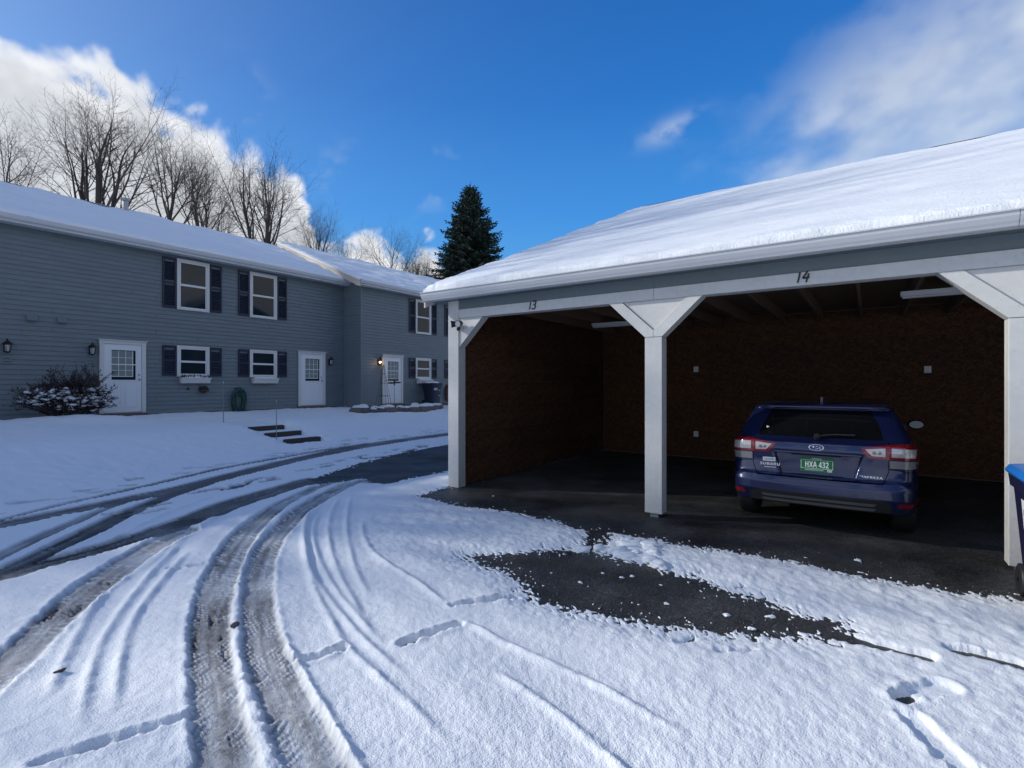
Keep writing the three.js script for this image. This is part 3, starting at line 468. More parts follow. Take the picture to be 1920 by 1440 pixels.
function block(name, label, X, d0, d1, eave, ridge, zEave, zBack) {
  const t = thing(name, label, 'townhouse', [X, 0, 0], Math.PI / 2), slope = (ridge[1] - eave) / (zEave - ridge[0]);
  const zr = ridge[0], yr = ridge[1], yAt = (z) => yr - slope * Math.abs(z - zr), under = 0.16;
  mesh('wall', prismX([[0, 0.2], [0, yAt(0) - under], [zr, yr - under], [zBack + 0.4, yAt(zBack + 0.4) - under], [zBack + 0.4, 0.2]], d0, d1), M.vinyl, t);
  mesh('foundation', box(d0 - 0.001, d1 + 0.001, 0.1, 0.70, -0.3, 0.012), M.brownSill, t);
  clapboards(t, d1 - d0, 0.70, eave - 0.2, (b, x, y, o) => b.position.set(d0 + x, y, o));
  const r0 = d0 - 0.3, r1 = d1 + 0.1;
  const roof = mesh('roof', prismX([[zEave, eave - 0.03], [zEave, eave], [zr, yr - 0.06], [zBack, yAt(zBack)], [zBack, yAt(zBack) - 0.03], [zr, yr - 0.14]], r0, r1), M.shingle, t);
  mesh('fascia', [box(r0, r1, eave - 0.2, eave - 0.025, zEave - 0.06, zEave - 0.03), prismX([[zEave - 0.03, eave - 0.13], [zEave + 0.035, eave - 0.13], [zEave + 0.06, eave - 0.08], [zEave + 0.075, eave - 0.03], [zEave + 0.075, eave - 0.012], [zEave - 0.03, eave - 0.012]], r0, r1)], M.gutter, roof);
  mesh('soffit', box(r0 + 0.02, r1 - 0.02, eave - 0.19, eave - 0.165, 0.0, zEave - 0.06), M.white, roof);
  const rise = 0.25; mesh('rake_board', prismX([[zEave - 0.02, eave - 0.03 - rise], [zEave - 0.02, eave - 0.02], [zr, yr - 0.02], [zr, yr - 0.03 - rise]], r0 - 0.03, r0 - 0.002), M.tan, roof);
  mesh('rake_soffit', prismX([[zEave - 0.05, eave - rise], [zEave - 0.05, eave - rise + 0.02], [zr, yr - rise + 0.02], [zr, yr - rise]], r0, d0), M.tan, roof);
  mesh('drip_edge', prismX([[zEave + 0.0, eave - 0.05], [zEave + 0.0, eave + 0.015], [zr, yr + 0.015], [zr, yr - 0.05]], r0 - 0.055, r0 - 0.031), M.whiteGloss, roof);
  mesh('roof_snow', snowSheet(r0 + 0.01, r1 - 0.0, [zEave - 0.02, eave + 0.0], [zr, yr], 0.075, { step: 0.16, fine: 0.05, fineX: 0.06, openTop: true, round: 0.1, rag: 0.05, wave: 0.5, worn: 0.5, streak: 0.9, seed: X, over: 0.02 }), M.snowRoof, roof);
  mesh('roof_snow', snowSheet(r0 + 0.01, r1 - 0.0, [zBack + 0.02, yAt(zBack)], [zr, yr], 0.075, { step: 0.5, fine: 0.2, fineX: 0.3, openTop: true, seed: X + 5 }), M.snowRoof, roof);
  mesh('corner_board', box(d0 - 0.03, d0 + 0.07, 0.66, eave - 0.19, 0.0, 0.034), M.vinyl, t);
  return t;
}
const SH = 0.38;
const house1 = block('townhouse', 'long grey clapboard townhouse block with a bare shrub and hose coil at its wall', -17.8, -6, 13.43, 5.82, [-4.4, 7.88], 0.4, -9.2);
for (const [x0, x1, pl] of [[7.17, 8.13, 11], [9.47, 10.47, 0], [1.5, 2.4, 0]]) {
  for (const [y0, y1] of [[3.94, 5.54], [1.83, 2.81]]) { windowPart(house1, x0, x1, y0, y1, 0.024); shutter(house1, x0 - SH - 0.015, x0 - 0.015, y0 + 0.03, y1 - 0.01, 0.026); shutter(house1, x1 + 0.015, x1 + SH + 0.015, y0 + 0.03, y1 - 0.01, 0.026); }
  windowBox(house1, x0 + 0.08, x1 - 0.02, 1.83 - 0.045, 0.03, pl);
}
doorPart(house1, 5.2, 6.33, 0.75, 2.87, 0.026, 1);
doorPart(house1, 11.33, 12.5, 0.75, 2.87, 0.026, 1);
for (const d of [3.78, 4.39]) { // small vent hoods high on the wall
  mesh('vent_hood', [box(d - 0.11, d + 0.11, 3.24, 3.27, 0.02, 0.14), prismX([[0.02, 3.27], [0.14, 3.27], [0.02, 3.42]], d - 0.1, d + 0.1)], M.vinyl, house1);
}
mesh('dryer_vent', [new THREE.CylinderGeometry(0.11, 0.11, 0.05, 20).rotateX(Math.PI / 2).translate(7.95, 1.42, 0.05), prismX([[0.03, 1.36], [0.16, 1.36], [0.14, 1.4], [0.03, 1.52]], 7.82, 8.08)], M.bronze, house1);
mesh('spigot', [new THREE.SphereGeometry(0.04, 10, 8).translate(7.5, 1.45, 0.05), rod([7.5, 1.45, 0.02], [7.5, 1.44, 0.11], 0.015)], M.bronze, house1);
mesh('roof_vent', [rod([7.2, 7.7, -4.1], [7.2, 8.18, -4.1], 0.075, 0.075, 14), new THREE.CylinderGeometry(0.13, 0.11, 0.09, 14).translate(7.2, 8.22, -4.1)], M.steel, house1);

const house2 = block('townhouse', 'grey clapboard townhouse block standing forward with a lit porch lamp and tan rake board', -16.73, 13.43, 27, 5.72, [-5.47, 8.1], 0.38, -11.3);
clapboards(house2, 1.05, 0.70, 5.5, (b, x, y) => { b.rotation.y = -Math.PI / 2; b.position.set(13.43, y, -1.06 + x); });
for (const [x0, x1, pl] of [[16.42, 17.4, 0], [18.75, 19.73, 0]]) {
  for (const [y0, y1] of [[3.87, 5.42], [1.83, 2.78]]) { windowPart(house2, x0, x1, y0, y1, 0.024); shutter(house2, x0 - SH - 0.015, x0 - 0.015, y0 + 0.03, y1 - 0.01, 0.026); shutter(house2, x1 + 0.015, x1 + SH + 0.015, y0 + 0.03, y1 - 0.01, 0.026); }
  windowBox(house2, x0 + 0.08, x1 - 0.02, 1.83 - 0.045, 0.03, pl);
}
doorPart(house2, 14.5, 15.65, 0.76, 2.85, 0.026, -1);

// wall lanterns
function lantern(d, y, X, label, lit) {
  const t = thing('wall_lantern', label, 'lantern', [X, y, -d], Math.PI / 2, 'lanterns beside the doors'), m = M.bronze;
  mesh('back_plate', box(-0.055, 0.055, -0.13, 0.1, 0.024, 0.04, 0.006), m, t);
  mesh('arm', [tube([[0, -0.1, 0.035], [0, -0.16, 0.09], [0, -0.13, 0.14]], 0.011, 14, 6)], m, t);
  const bars = []; for (let k = 0; k < 6; k++) { const a = k * Math.PI / 3; bars.push(rod([0.052 * Math.cos(a), -0.12, 0.14 + 0.052 * Math.sin(a)], [0.082 * Math.cos(a), 0.08, 0.14 + 0.082 * Math.sin(a)], 0.006, 0.006, 5)); }
  mesh('cage', [...bars, new THREE.CylinderGeometry(0.056, 0.04, 0.03, 6).translate(0, -0.13, 0.14)], m, t);
  mesh('cap', [new THREE.ConeGeometry(0.115, 0.1, 6).translate(0, 0.13, 0.14), new THREE.SphereGeometry(0.02, 8, 6).translate(0, 0.19, 0.14)], m, t);
  if (lit) {
    mesh('bulb', new THREE.SphereGeometry(0.042, 16, 12).translate(0, -0.02, 0.14), std({ color: rgb(1, 0.9, 0.75), emissive: rgb(1, 0.62, 0.26), emissiveIntensity: 6, roughness: 0.5 }), t);
    const l = new THREE.PointLight(new THREE.Color(1, 0.68, 0.36), 0.22, 0, 2); l.position.set(0, -0.02, 0.2); l.castShadow = true; l.shadow.radius = 2; t.add(l);
  } else mesh('globe', new THREE.CylinderGeometry(0.05, 0.034, 0.16, 12).translate(0, -0.03, 0.14), std({ color: rgb(0.45, 0.5, 0.53), roughness: 0.25 }), t);
}
lantern(3.31, 2.53, -17.8, 'dark bronze wall lantern with two dark lines below it on bare clapboard', false);
lantern(5.02, 2.55, -17.8, 'dark bronze wall lantern beside the white door behind the shrub', false);
lantern(12.72, 2.5, -17.8, 'dark bronze unlit wall lantern by the white door next to the house corner', false);
lantern(14.3, 2.52, -16.73, 'small glowing wall lantern beside the white door of the forward block', true);
for (const d of [3.31, 5.0]) { const p = thing('number_plate', d < 4 ? 'small dark plaque under the lantern on bare clapboard' : 'small dark plaque under the lantern by the shrub door', 'plaque', [-17.8, 2.2, -d], Math.PI / 2); mesh('plate', box(-0.11, 0.11, -0.09, 0.09, 0.024, 0.04, 0.004), M.vinyl, p); mesh('bar', [box(-0.07, 0.07, 0.03, 0.045, 0.04, 0.044), box(-0.06, 0.07, -0.045, -0.03, 0.04, 0.044)], M.bronze, p); }

// ---------------------------------------------------------------- the carport. Local axes = world axes turned so that z points out of the front: y up, x along the front
const FRONT = 6.0;    // distance of the posts' front faces
const carport = thing('carport', 'open white carport with Y braced posts and a thick snow covered roof', 'carport', [0, 0, -FRONT]);
const POSTS = [-5.28, -2.11, 1.09, 4.28, 7.47], PD = 0.17, HB = 2.61, HT = 2.745, FT = 2.885;
for (const x of POSTS) {
  const y0 = x === POSTS[0] ? 0.0 : 0.05;
  const p = mesh('post', box(x - 0.105, x + 0.105, y0, 2.16, -PD, 0, 0.006), M.white, carport);
  if (y0) mesh('post_bracket', [box(x - 0.05, x + 0.05, 0, 0.06, -PD + 0.04, -0.03), rod([x, 0, -0.085], [x, 0.06, -0.085], 0.02)], M.steel, p);
  const end = x === POSTS[0], last = x === POSTS[4];
  if (end) mesh('post_top', box(x - 0.105, x + 0.105, 2.16, FT + 0.0, -PD, 0, 0.004), M.white, p);
  for (const s of [-1, 1]) {
    if ((end && s < 0) || (last && s > 0)) continue;
    const q = end ? [[0.107, 2.17], [0.56, HB - 0.002], [0.107, HB - 0.002]] : [[0.0015, 2.165], [0.105, 2.165], [0.57, HB - 0.002], [0.395, HB - 0.002], [0.0015, 2.245]];
    let pts = q.map(([a, b]) => [x + s * a, b]); if (s < 0) pts.reverse();
    const g = extrude(pts, PD - (end ? 0.03 : 0.008), 0.003).translate(0, 0, -PD + 0.006); uvMetres(g); mesh('brace', g, M.white, carport);
  }
  if (!end && !last) { const g = extrude([[x, 2.25], [x + 0.385, HB - 0.003], [x - 0.385, HB - 0.003]], 0.1).translate(0, 0, -0.13); uvMetres(g); mesh('gusset_panel', g, M.white, carport); }
}
function uvMetres(g) { const p = g.attributes.position, n = g.attributes.normal, uv = g.attributes.uv; for (let i = 0; i < p.count; i++) { const ax = Math.abs(n.getX(i)), az = Math.abs(n.getZ(i)), ay = Math.abs(n.getY(i)); if (az > ax && az > ay) uv.setXY(i, p.getX(i), p.getY(i)); else if (ax > ay) uv.setXY(i, p.getZ(i), p.getY(i)); else uv.setXY(i, p.getX(i), p.getZ(i)); } }
for (let k = 0; k < POSTS.length - 1; k++) { // header boards bay by bay, with the grey frieze above
  const a = k ? POSTS[k] + 0.001 : POSTS[0] + 0.106, b = POSTS[k + 1] - 0.001;
  mesh('header_board', box(a, b, HB, HT, -PD, -0.003, 0.004), M.white, carport);
  mesh('frieze_board', box(a, b, HT + 0.002, FT, -PD, -0.02), M.frieze, carport);
}
const X0 = -5.65, X1 = 8.2, DE = 0.26, YE = 3.005, DR = -8.72, YR = 6.78, DB = -17.6;
const roofC = mesh('roof', prismX([[DE, YE - 0.03], [DE, YE], [DR, YR - 0.08], [DB, YE], [DB, YE - 0.03], [DR, YR - 0.24]], X0, X1), M.shingle, carport);
mesh('soffit', box(X0, X1, FT + 0.002, FT + 0.02, -0.15, 0.175), M.frieze, roofC);
mesh('fascia', box(X0, X1, FT - 0.012, YE - 0.035, 0.177, 0.2), M.white, roofC);
{ // gutter in lengths, K profile, with a rolled lip
  const prof = [[0.122, 2.945], [0.165, 2.945], [0.19, 2.953], [0.20, 2.972], [0.212, 2.99], [0.232, 3.03], [0.238, 3.062], [0.252, 3.066], [0.252, 3.078], [0.236, 3.08], [0.226, 3.072], [0.122, 3.07]].map(([a, b]) => [a + 0.08, b - 0.07]);
  for (const [a, b] of [[X0 - 0.02, 1.0], [1.004, X1]]) mesh('gutter', prismX(prof, a, b), M.gutter, roofC);
  mesh('gutter_cap', prismX(prof, X0 - 0.026, X0 - 0.021), M.gutter, roofC);
  mesh('rake_board', prismX([[DE - 0.03, YE - 0.22], [DE - 0.03, YE - 0.02], [DR, YR - 0.02], [DR, YR - 0.22]], X0 - 0.03, X0 - 0.002), M.white, roofC);
}
mesh('roof_snow', snowSheet(X0 - 0.02, X1, [DE - 0.005, YE], [DR, YR], 0.10, { step: 0.06, fine: 0.018, fineX: 0.02, openTop: true, round: 0.12, rag: 0.03, wave: 0.25, streak: 0.22, seed: 3, over: 0.015 }), M.snowRoof, roofC);
mesh('roof_snow', snowSheet(X0 - 0.02, X1, [DB, YE], [DR, YR], 0.135, { step: 0.5, fine: 0.15, fineX: 0.2, openTop: true, round: 0.17, seed: 8 }), M.snowRoof, roofC);
// side wall with clapboards outside and strand board strips inside; back wall of strand board sheets
const BACK = -5.4;
mesh('side_wall', prismX([[-PD - 0.002, 0.02], [-PD - 0.002, YE - 0.12], [DR, YR - 0.2], [DB + 0.3, YE - 0.1], [DB + 0.3, 0.02]], -5.36, -5.235), M.frieze, carport);
{
  const gs = new Map(), r = rng(12), ms = [M.strand, M.strandB, M.strandC]; let row = 0;
  for (let y = 0.02; y < 2.85; y += 0.407, row++) { let z = -PD - 0.01; while (z > BACK + 0.02) { const L = Math.min(z === -PD - 0.01 && row % 2 ? 1.22 : 2.44, z - BACK - 0.01), h = Math.min(0.403, 2.9 - y), key = L.toFixed(2) + h.toFixed(2); if (!gs.has(key)) gs.set(key, box(0, 0.013, 0, h, -L + 0.005, 0, 0)); const b = mesh('strand_board', gs.get(key), ms[(r() * 3) | 0], carport); b.position.set(-5.234 + 0.003 * r(), y, z); z -= L; } }
  const xs = []; for (let x = -5.21; x < 7.4; x += 2.44) xs.push(x);
  for (const x of xs) for (const [y, h] of [[0.02, 1.219], [1.243, 1.219], [2.466, 0.5]]) { const w = Math.min(2.436, 7.4 - x), b = mesh('strand_sheet', box(0, w, 0, h, -0.014, 0), ms[(r() * 3) | 0], carport); b.position.set(x, y, BACK + 0.002 * r()); }
  mesh('back_wall', box(-5.22, 7.42, 0, 3.1, BACK - 0.1, BACK - 0.015), M.lumber, carport);
  mesh('side_wall', box(7.42, 7.56, 0, 3.0, DB + 0.4, -PD), M.frieze, carport);
  for (let x = -5.0; x < 7.4; x += 0.61) mesh('joist', box(x, x + 0.038, 2.80, 2.985, BACK - 0.01, -PD - 0.004), M.lumber, carport);
  mesh('ceiling_sheet', box(-5.22, 7.42, 2.99, 3.0, BACK - 0.1, -PD), M.lumber, carport);
}
// bay numbers: slanted strokes of black metal
function numeral(strokes, x, y, label) {
  const l = []; for (const st of strokes) l.push(tube(st.map(([a, b]) => [x + a * 0.1 + b * 0.022, y + b * 0.105, 0.004]), 0.0085, 24, 6)); const o = mesh('bay_number', l, M.black, carport); o.userData.label = label;
}
numeral([[[-0.42, 0.95], [-0.4, 0.5], [-0.42, -0.05]], [[0.0, 0.9], [0.3, 1.0], [0.48, 0.78], [0.35, 0.55], [0.15, 0.5]], [[0.15, 0.5], [0.42, 0.42], [0.5, 0.15], [0.25, -0.06], [-0.05, 0.05]]], -3.83, 2.645, 'black bay number 13');
numeral([[[-0.42, 0.95], [-0.4, 0.5], [-0.42, -0.05]], [[0.25, 1.0], [0.1, 0.65], [-0.05, 0.35]], [[-0.05, 0.35], [0.2, 0.36], [0.55, 0.4]], [[0.42, 0.75], [0.38, 0.4], [0.36, -0.08]]], -0.55, 2.645, 'black bay number 14');

// things on the carport
{
  const t = thing('floodlight', 'twin head floodlight with dark housings on the corner brace of the carport', 'floodlight', [-5.13, 2.47, -FRONT]);
  mesh('mount', box(-0.05, 0.05, -0.04, 0.05, 0, 0.03, 0.006), M.white, t);
  mesh('sensor', [new THREE.SphereGeometry(0.03, 12, 10).translate(0, -0.03, 0.05)], M.black, t);
  for (const [s, dx, dy, dz] of [[-1, -0.7, -0.1, 0.7], [1, 0.1, -0.25, 1]]) {
    const dir = new THREE.Vector3(dx, dy, dz).normalize(), c = new THREE.Vector3(s * 0.055, 0.045, 0.09), q = new THREE.Quaternion().setFromUnitVectors(new THREE.Vector3(0, 0, 1), dir);
    const at = (g) => g.applyQuaternion(q).translate(c.x, c.y, c.z);
    const h = mesh('lamp_head', [at(new THREE.CylinderGeometry(0.055, 0.035, 0.09, 16).rotateX(Math.PI / 2)), rod([0, 0.02, 0.03], [c.x, c.y, c.z - 0.03], 0.012)], M.black, t);
    mesh('lens', at(new THREE.CylinderGeometry(0.046, 0.046, 0.006, 16).rotateX(Math.PI / 2).translate(0, 0, 0.046)), std({ color: rgb(0.5, 0.5, 0.52), roughness: 0.15 }), h);
  }
  for (const [x, d, l] of [[0.95, 8.4, 'white strip light under the joists above the parked car'], [-3.9, 9.3, 'white strip light under the joists of the empty bay']]) {
    const f = thing('strip_light', l, 'light fixture', [x, 2.74, -d]); mesh('housing', prismX([[-0.06, 0.06], [0.06, 0.06], [0.045, 0.0], [-0.045, 0.0]], -0.6, 0.6), M.gutter, f);
    for (const z of [-0.03, 0.03]) mesh('tube', rod([-0.58, -0.012, z], [0.58, -0.012, z], 0.013, 0.013, 8), std({ color: rgb(0.7, 0.7, 0.7), roughness: 0.3 }), f);
  }
  for (const [x, y, l] of [[-3.05, 0.52, 'low white outlet box on the back wall near the middle post'], [-3.05, 1.92, 'high white outlet box on the back wall near the middle post'], [0.85, 1.85, 'white outlet box on the back wall above the car']]) {
    const b = thing('outlet_box', l, 'outlet', [x, y, -FRONT + BACK]); mesh('cover', box(-0.05, 0.05, -0.06, 0.06, 0.002, 0.05, 0.008), M.whiteGloss, b); mesh('socket', [box(-0.02, 0.02, 0.01, 0.045, 0.05, 0.054), box(-0.02, 0.02, -0.045, -0.01, 0.05, 0.054)], M.gutter, b);
  }
}

// ---------------------------------------------------------------- the parked hatchback. Local axes: x across, y up, -z forward; the rear bumper's face at z = 0
function surfaceNets(f, lo, hi, cell) { // one closed mesh of the level set f = 0
  const n = lo.map((v, i) => Math.ceil((hi[i] - v) / cell) + 1), [nx, ny, nz] = n, V = new Float32Array(nx * ny * nz);
  for (let k = 0; k < nz; k++) for (let j = 0; j < ny; j++) for (let i = 0; i < nx; i++) V[(k * ny + j) * nx + i] = f(lo[0] + i * cell, lo[1] + j * cell, lo[2] + k * cell);
  const id = new Int32Array(nx * ny * nz).fill(-1), P = [], I = [], at = (i, j, k) => (k * ny + j) * nx + i;
  for (let k = 0; k < nz - 1; k++) for (let j = 0; j < ny - 1; j++) for (let i = 0; i < nx - 1; i++) {
    let m = 0, c = 0, sx = 0, sy = 0, sz = 0; const v = [];
    for (let q = 0; q < 8; q++) { v[q] = V[at(i + (q & 1), j + ((q >> 1) & 1), k + (q >> 2))]; if (v[q] < 0) m |= 1 << q; }
    if (m === 0 || m === 255) continue;
    for (let a = 0; a < 8; a++) for (const bit of [1, 2, 4]) { const b = a | bit; if (b === a || (v[a] < 0) === (v[b] < 0)) continue; const t = v[a] / (v[a] - v[b]); sx += (a & 1) + (bit === 1 ? t : 0); sy += ((a >> 1) & 1) + (bit === 2 ? t : 0); sz += (a >> 2) + (bit === 4 ? t : 0); c++; }
    id[at(i, j, k)] = P.length / 3; P.push(lo[0] + (i + sx / c) * cell, lo[1] + (j + sy / c) * cell, lo[2] + (k + sz / c) * cell);
  }
  const quad = (a, b, c, d, flip) => { if (flip) I.push(a, c, b, a, d, c); else I.push(a, b, c, a, c, d); };
  for (let k = 1; k < nz - 1; k++) for (let j = 1; j < ny - 1; j++) for (let i = 1; i < nx - 1; i++) {
    const s = V[at(i, j, k)] < 0;
    if (s !== V[at(i + 1, j, k)] < 0) quad(id[at(i, j - 1, k - 1)], id[at(i, j, k - 1)], id[at(i, j, k)], id[at(i, j - 1, k)], !s);
    if (s !== V[at(i, j + 1, k)] < 0) quad(id[at(i - 1, j, k - 1)], id[at(i - 1, j, k)], id[at(i, j, k)], id[at(i, j, k - 1)], !s);
    if (s !== V[at(i, j, k + 1)] < 0) quad(id[at(i - 1, j - 1, k)], id[at(i, j - 1, k)], id[at(i, j, k)], id[at(i - 1, j, k)], !s);
  }
  // settle the vertices on the surface and take normals from the field
  const N = new Float32Array(P.length), h = cell * 0.5;
  for (let i = 0; i < P.length; i += 3) for (let it = 0; it < 3; it++) {
    const x = P[i], y = P[i + 1], z = P[i + 2]; let gx = f(x + h, y, z) - f(x - h, y, z), gy = f(x, y + h, z) - f(x, y - h, z), gz = f(x, y, z + h) - f(x, y, z - h); const L = Math.hypot(gx, gy, gz) || 1;
    gx /= L; gy /= L; gz /= L; N[i] = gx; N[i + 1] = gy; N[i + 2] = gz;
    if (it < 2) { const d = clamp(f(x, y, z) * (2 * h / L), -cell * 0.4, cell * 0.4); P[i] -= gx * d; P[i + 1] -= gy * d; P[i + 2] -= gz * d; }
  }
  const g = new THREE.BufferGeometry(); g.setAttribute('position', new THREE.Float32BufferAttribute(P, 3)); g.setAttribute('normal', new THREE.BufferAttribute(N, 3)); g.setIndex(I); return g;
}
const SIDE = [[0.9, 0.2], [0.22, 0.27], [0.06, 0.305], [0.0, 0.44], [0.0, 0.54], [0.03, 0.60], [0.075, 0.63], [0.10, 0.75], [0.085, 0.90], [0.10, 0.965], [0.19, 1.01], [0.43, 1.24], [0.54, 1.32], [0.43, 1.337], [0.47, 1.362], [0.8, 1.39], [1.4, 1.415], [2.0, 1.41], [2.45, 1.345], [3.22, 1.0], [3.5, 0.965], [4.05, 0.86], [4.33, 0.74], [4.43, 0.58], [4.42, 0.32], [4.28, 0.2]];
function sdPoly(x, y, p) { let d = 1e9, s = 1; for (let i = 0, j = p.length - 1; i < p.length; j = i++) { const ex = p[j][0] - p[i][0], ey = p[j][1] - p[i][1], wx = x - p[i][0], wy = y - p[i][1], t = clamp((wx * ex + wy * ey) / (ex * ex + ey * ey)); d = Math.min(d, (wx - ex * t) ** 2 + (wy - ey * t) ** 2); const c1 = y >= p[i][1], c2 = y < p[j][1], c3 = ex * wy > ey * wx; if ((c1 && c2 && c3) || (!c1 && !c2 && !c3)) s = -s; } return s * Math.sqrt(d); }
const smax = (a, b, k) => { const h = Math.max(k - Math.abs(a - b), 0) / k; return Math.max(a, b) + h * h * k * 0.25; };
const WHEELS = [0.83, 3.49], WR = 0.325;
function carField(x, y, z) {
  const w = -z, ax = Math.abs(x);
  let half = 0.885 - 0.03 * smooth(0.5, 0.2, y);
  if (y > 0.93) half -= 0.02 * smooth(0.93, 1.0, y) + 0.5 * Math.max(0, y - 0.96);
  if (w < 0.7) half -= 0.15 * ((0.7 - w) / 0.7) ** 2.4 * (y > 0.58 ? 1.0 : 0.75);
  if (w > 3.6) half -= 0.26 * ((w - 3.6) / 0.85) ** 2.2;
  half += 0.012 * Math.exp(-(((y - 0.86) / 0.05) ** 2));               // a crease along the shoulder
  const bow = 0.13 * (ax / 0.88) ** 3.2;                                // the tail and nose are bowed in plan
  const ww = w < 2.2 ? w - bow * smooth(2.2, 0.2, w) : w + bow * 1.6 * smooth(2.2, 4, w);
  let f = smax(sdPoly(ww, y, SIDE), (ax - half) * 0.92, 0.075);
  for (const c of WHEELS) if (ax > 0.5) { const q = Math.hypot(w - c, y - WR) - 0.375; f = smax(f, -Math.max(q, 0.62 - ax), 0.02); }
  // hollow round the number plate
  const hx = ax - mix(0.33, 0.40, clamp((y - 0.62) / 0.24)), hy = Math.abs(y - 0.735) - 0.118; f = smax(f, -Math.max(hx * 0.8, hy, w - (0.155 + bow)), 0.03);
  return f;
}
{
  const cell = 0.023, lo = [-0.97, 0.12, -4.55], hi = [0.97, 1.55, 0.08];
  const ev = new Evaluator(); ev.attributes = ['position', 'normal']; ev.useGroups = false;
  const brush = (g) => { for (const k of Object.keys(g.attributes)) if (k !== 'position' && k !== 'normal') g.deleteAttribute(k); const b = new Brush(g); b.updateMatrixWorld(); return b; };
  const cut = (a, b, op) => { const r = ev.evaluate(a, b, op); r.updateMatrixWorld(); return r; };
  let shell = brush(surfaceNets(carField, lo, hi, cell));
  const rear = brush(surfaceNets((x, y, z) => Math.max(carField(x, y, z) - 0.004, -z - 0.62), [-0.97, 0.12, -0.7], hi, cell));       // the tail again, 4 mm proud, for lamps and trim
  const prism = (pts, z0, z1) => brush(extrude(pts, z1 - z0).translate(0, 0, z0));                                                    // rear-view outline (x, y)
  const mirror = (pts, s) => (s > 0 ? pts : pts.map(([x, y]) => [-x, y]).reverse());
  const sidePrism = (pts, x0, x1) => brush(prismX(pts.map(([w, y]) => [-w, y]), x0, x1));
  const paint = phys({ color: rgb(0.008, 0.015, 0.07), roughness: 0.34, metalness: 0.3, clearcoat: 1, clearcoatRoughness: 0.05 });
  const tint = phys({ color: rgb(0.006, 0.007, 0.008), roughness: 0.05, clearcoat: 1, clearcoatRoughness: 0.02 });
  const plastic = std({ color: rgb(0.02, 0.02, 0.021), roughness: 0.6 }), greyPlastic = std({ color: rgb(0.10, 0.10, 0.105), roughness: 0.55 });
  const red = phys({ color: rgb(0.22, 0.006, 0.012), roughness: 0.16, clearcoat: 1, clearcoatRoughness: 0.03 }), lens = phys({ color: rgb(0.5, 0.48, 0.46), roughness: 0.18, metalness: 0.3, clearcoat: 1, clearcoatRoughness: 0.03 }), smoke = phys({ color: rgb(0.2, 0.2, 0.2), roughness: 0.15, clearcoat: 1 });
  const rubber = std({ color: rgb(0.016, 0.016, 0.017), roughness: 0.85 }), alloy = std({ color: rgb(0.32, 0.33, 0.34), roughness: 0.35, metalness: 0.9 });
  const car = thing('parked_car', 'dark blue hatchback parked nose in under the bay numbered 14', 'car', [-0.45, 0, -6.22]);
  const away = [], take = (name, b, m, parent = car) => { away.push(b.geometry); return mesh(name, cut(shell, b, INTERSECTION).geometry, m, parent); };
  // glass
  const back = take('rear_window', prism([[-0.585, 1.02], [0.585, 1.02], [0.55, 1.15], [0.48, 1.3], [-0.48, 1.3], [-0.55, 1.15]], -0.62, 0.2), tint);
  for (const s of [-1, 1]) take('side_window', sidePrism([[3.0, 1.03], [2.42, 1.30], [2.0, 1.35], [1.3, 1.355], [0.85, 1.30], [0.6, 1.15], [0.66, 1.06], [1.0, 1.02]], s > 0 ? 0.5 : -1.2, s > 0 ? 1.2 : -0.5), tint);
  take('windscreen', prism([[-0.72, 1.02], [0.72, 1.02], [0.58, 1.33], [-0.58, 1.33]], -3.3, -2.35), tint);
  // lower bumper
  const lower = take('lower_bumper', prism([[-0.64, 0.41], [-0.54, 0.445], [0.54, 0.445], [0.64, 0.41], [0.66, 0.1], [-0.66, 0.1]], -0.3, 0.2), plastic);
  for (const y of [0.385, 0.335]) mesh('bumper_rib', cut(rear, prism([[-0.5, y - 0.016], [0.5, y - 0.016], [0.52, y + 0.012], [-0.52, y + 0.012]], -0.4, 0.2), INTERSECTION).geometry, greyPlastic, lower);
  // shut lines of the tailgate and bumper
  const groove = (pts) => away.push(prism(pts, -0.6, 0.2).geometry);
  const line = (a, b, w = 0.0035) => { const dx = b[0] - a[0], dy = b[1] - a[1], L = Math.hypot(dx, dy), nx = -dy / L * w, ny = dx / L * w; return [[a[0] - nx, a[1] - ny], [b[0] - nx, b[1] - ny], [b[0] + nx, b[1] + ny], [a[0] + nx, a[1] + ny]]; };
  groove(line([-0.575, 0.6], [0.575, 0.6], 0.006)); for (const s of [-1, 1]) { groove(line([s * 0.578, 0.603], [s * 0.622, 0.72])); groove(line([s * 0.622, 0.724], [s * 0.622, 1.0])); groove(line([s * 0.63, 0.745], [s * 0.9, 0.70], 0.003)); }
  shell = cut(shell, brush(merge(away)), SUBTRACTION);
  // lamps
  const more = brush(surfaceNetsOffset(0.008));
  for (const s of [-1, 1]) {
    const outer = mirror([[0.385, 0.945], [0.46, 0.848], [0.9, 0.835], [0.9, 1.0], [0.62, 0.985]], s);
    const lamp = mesh('tail_lamp', cut(rear, prism(outer, -0.5, 0.2), INTERSECTION).geometry, red, car);
    const b = (pts, m, n) => mesh(n, cut(more, prism(mirror(pts, s), -0.42, 0.2), INTERSECTION).geometry, m, lamp);
    b([[0.425, 0.937], [0.485, 0.872], [0.595, 0.866], [0.595, 0.953]], lens, 'lens'); b([[0.645, 0.866], [0.84, 0.862], [0.855, 0.945], [0.645, 0.955]], lens, 'lens');
    b([[0.605, 0.84], [0.635, 0.84], [0.635, 0.985], [0.605, 0.985]], red, 'divider');
    b([[0.63, 0.755], [0.87, 0.75], [0.88, 0.826], [0.63, 0.83]], smoke, 'reverse_lens');
    mesh('bulb', [0.5, 0.545].map((x) => new THREE.SphereGeometry(0.017, 12, 8).scale(1, 1, 0.4).translate(s * x, 0.905, -0.098)), smoke, lamp);
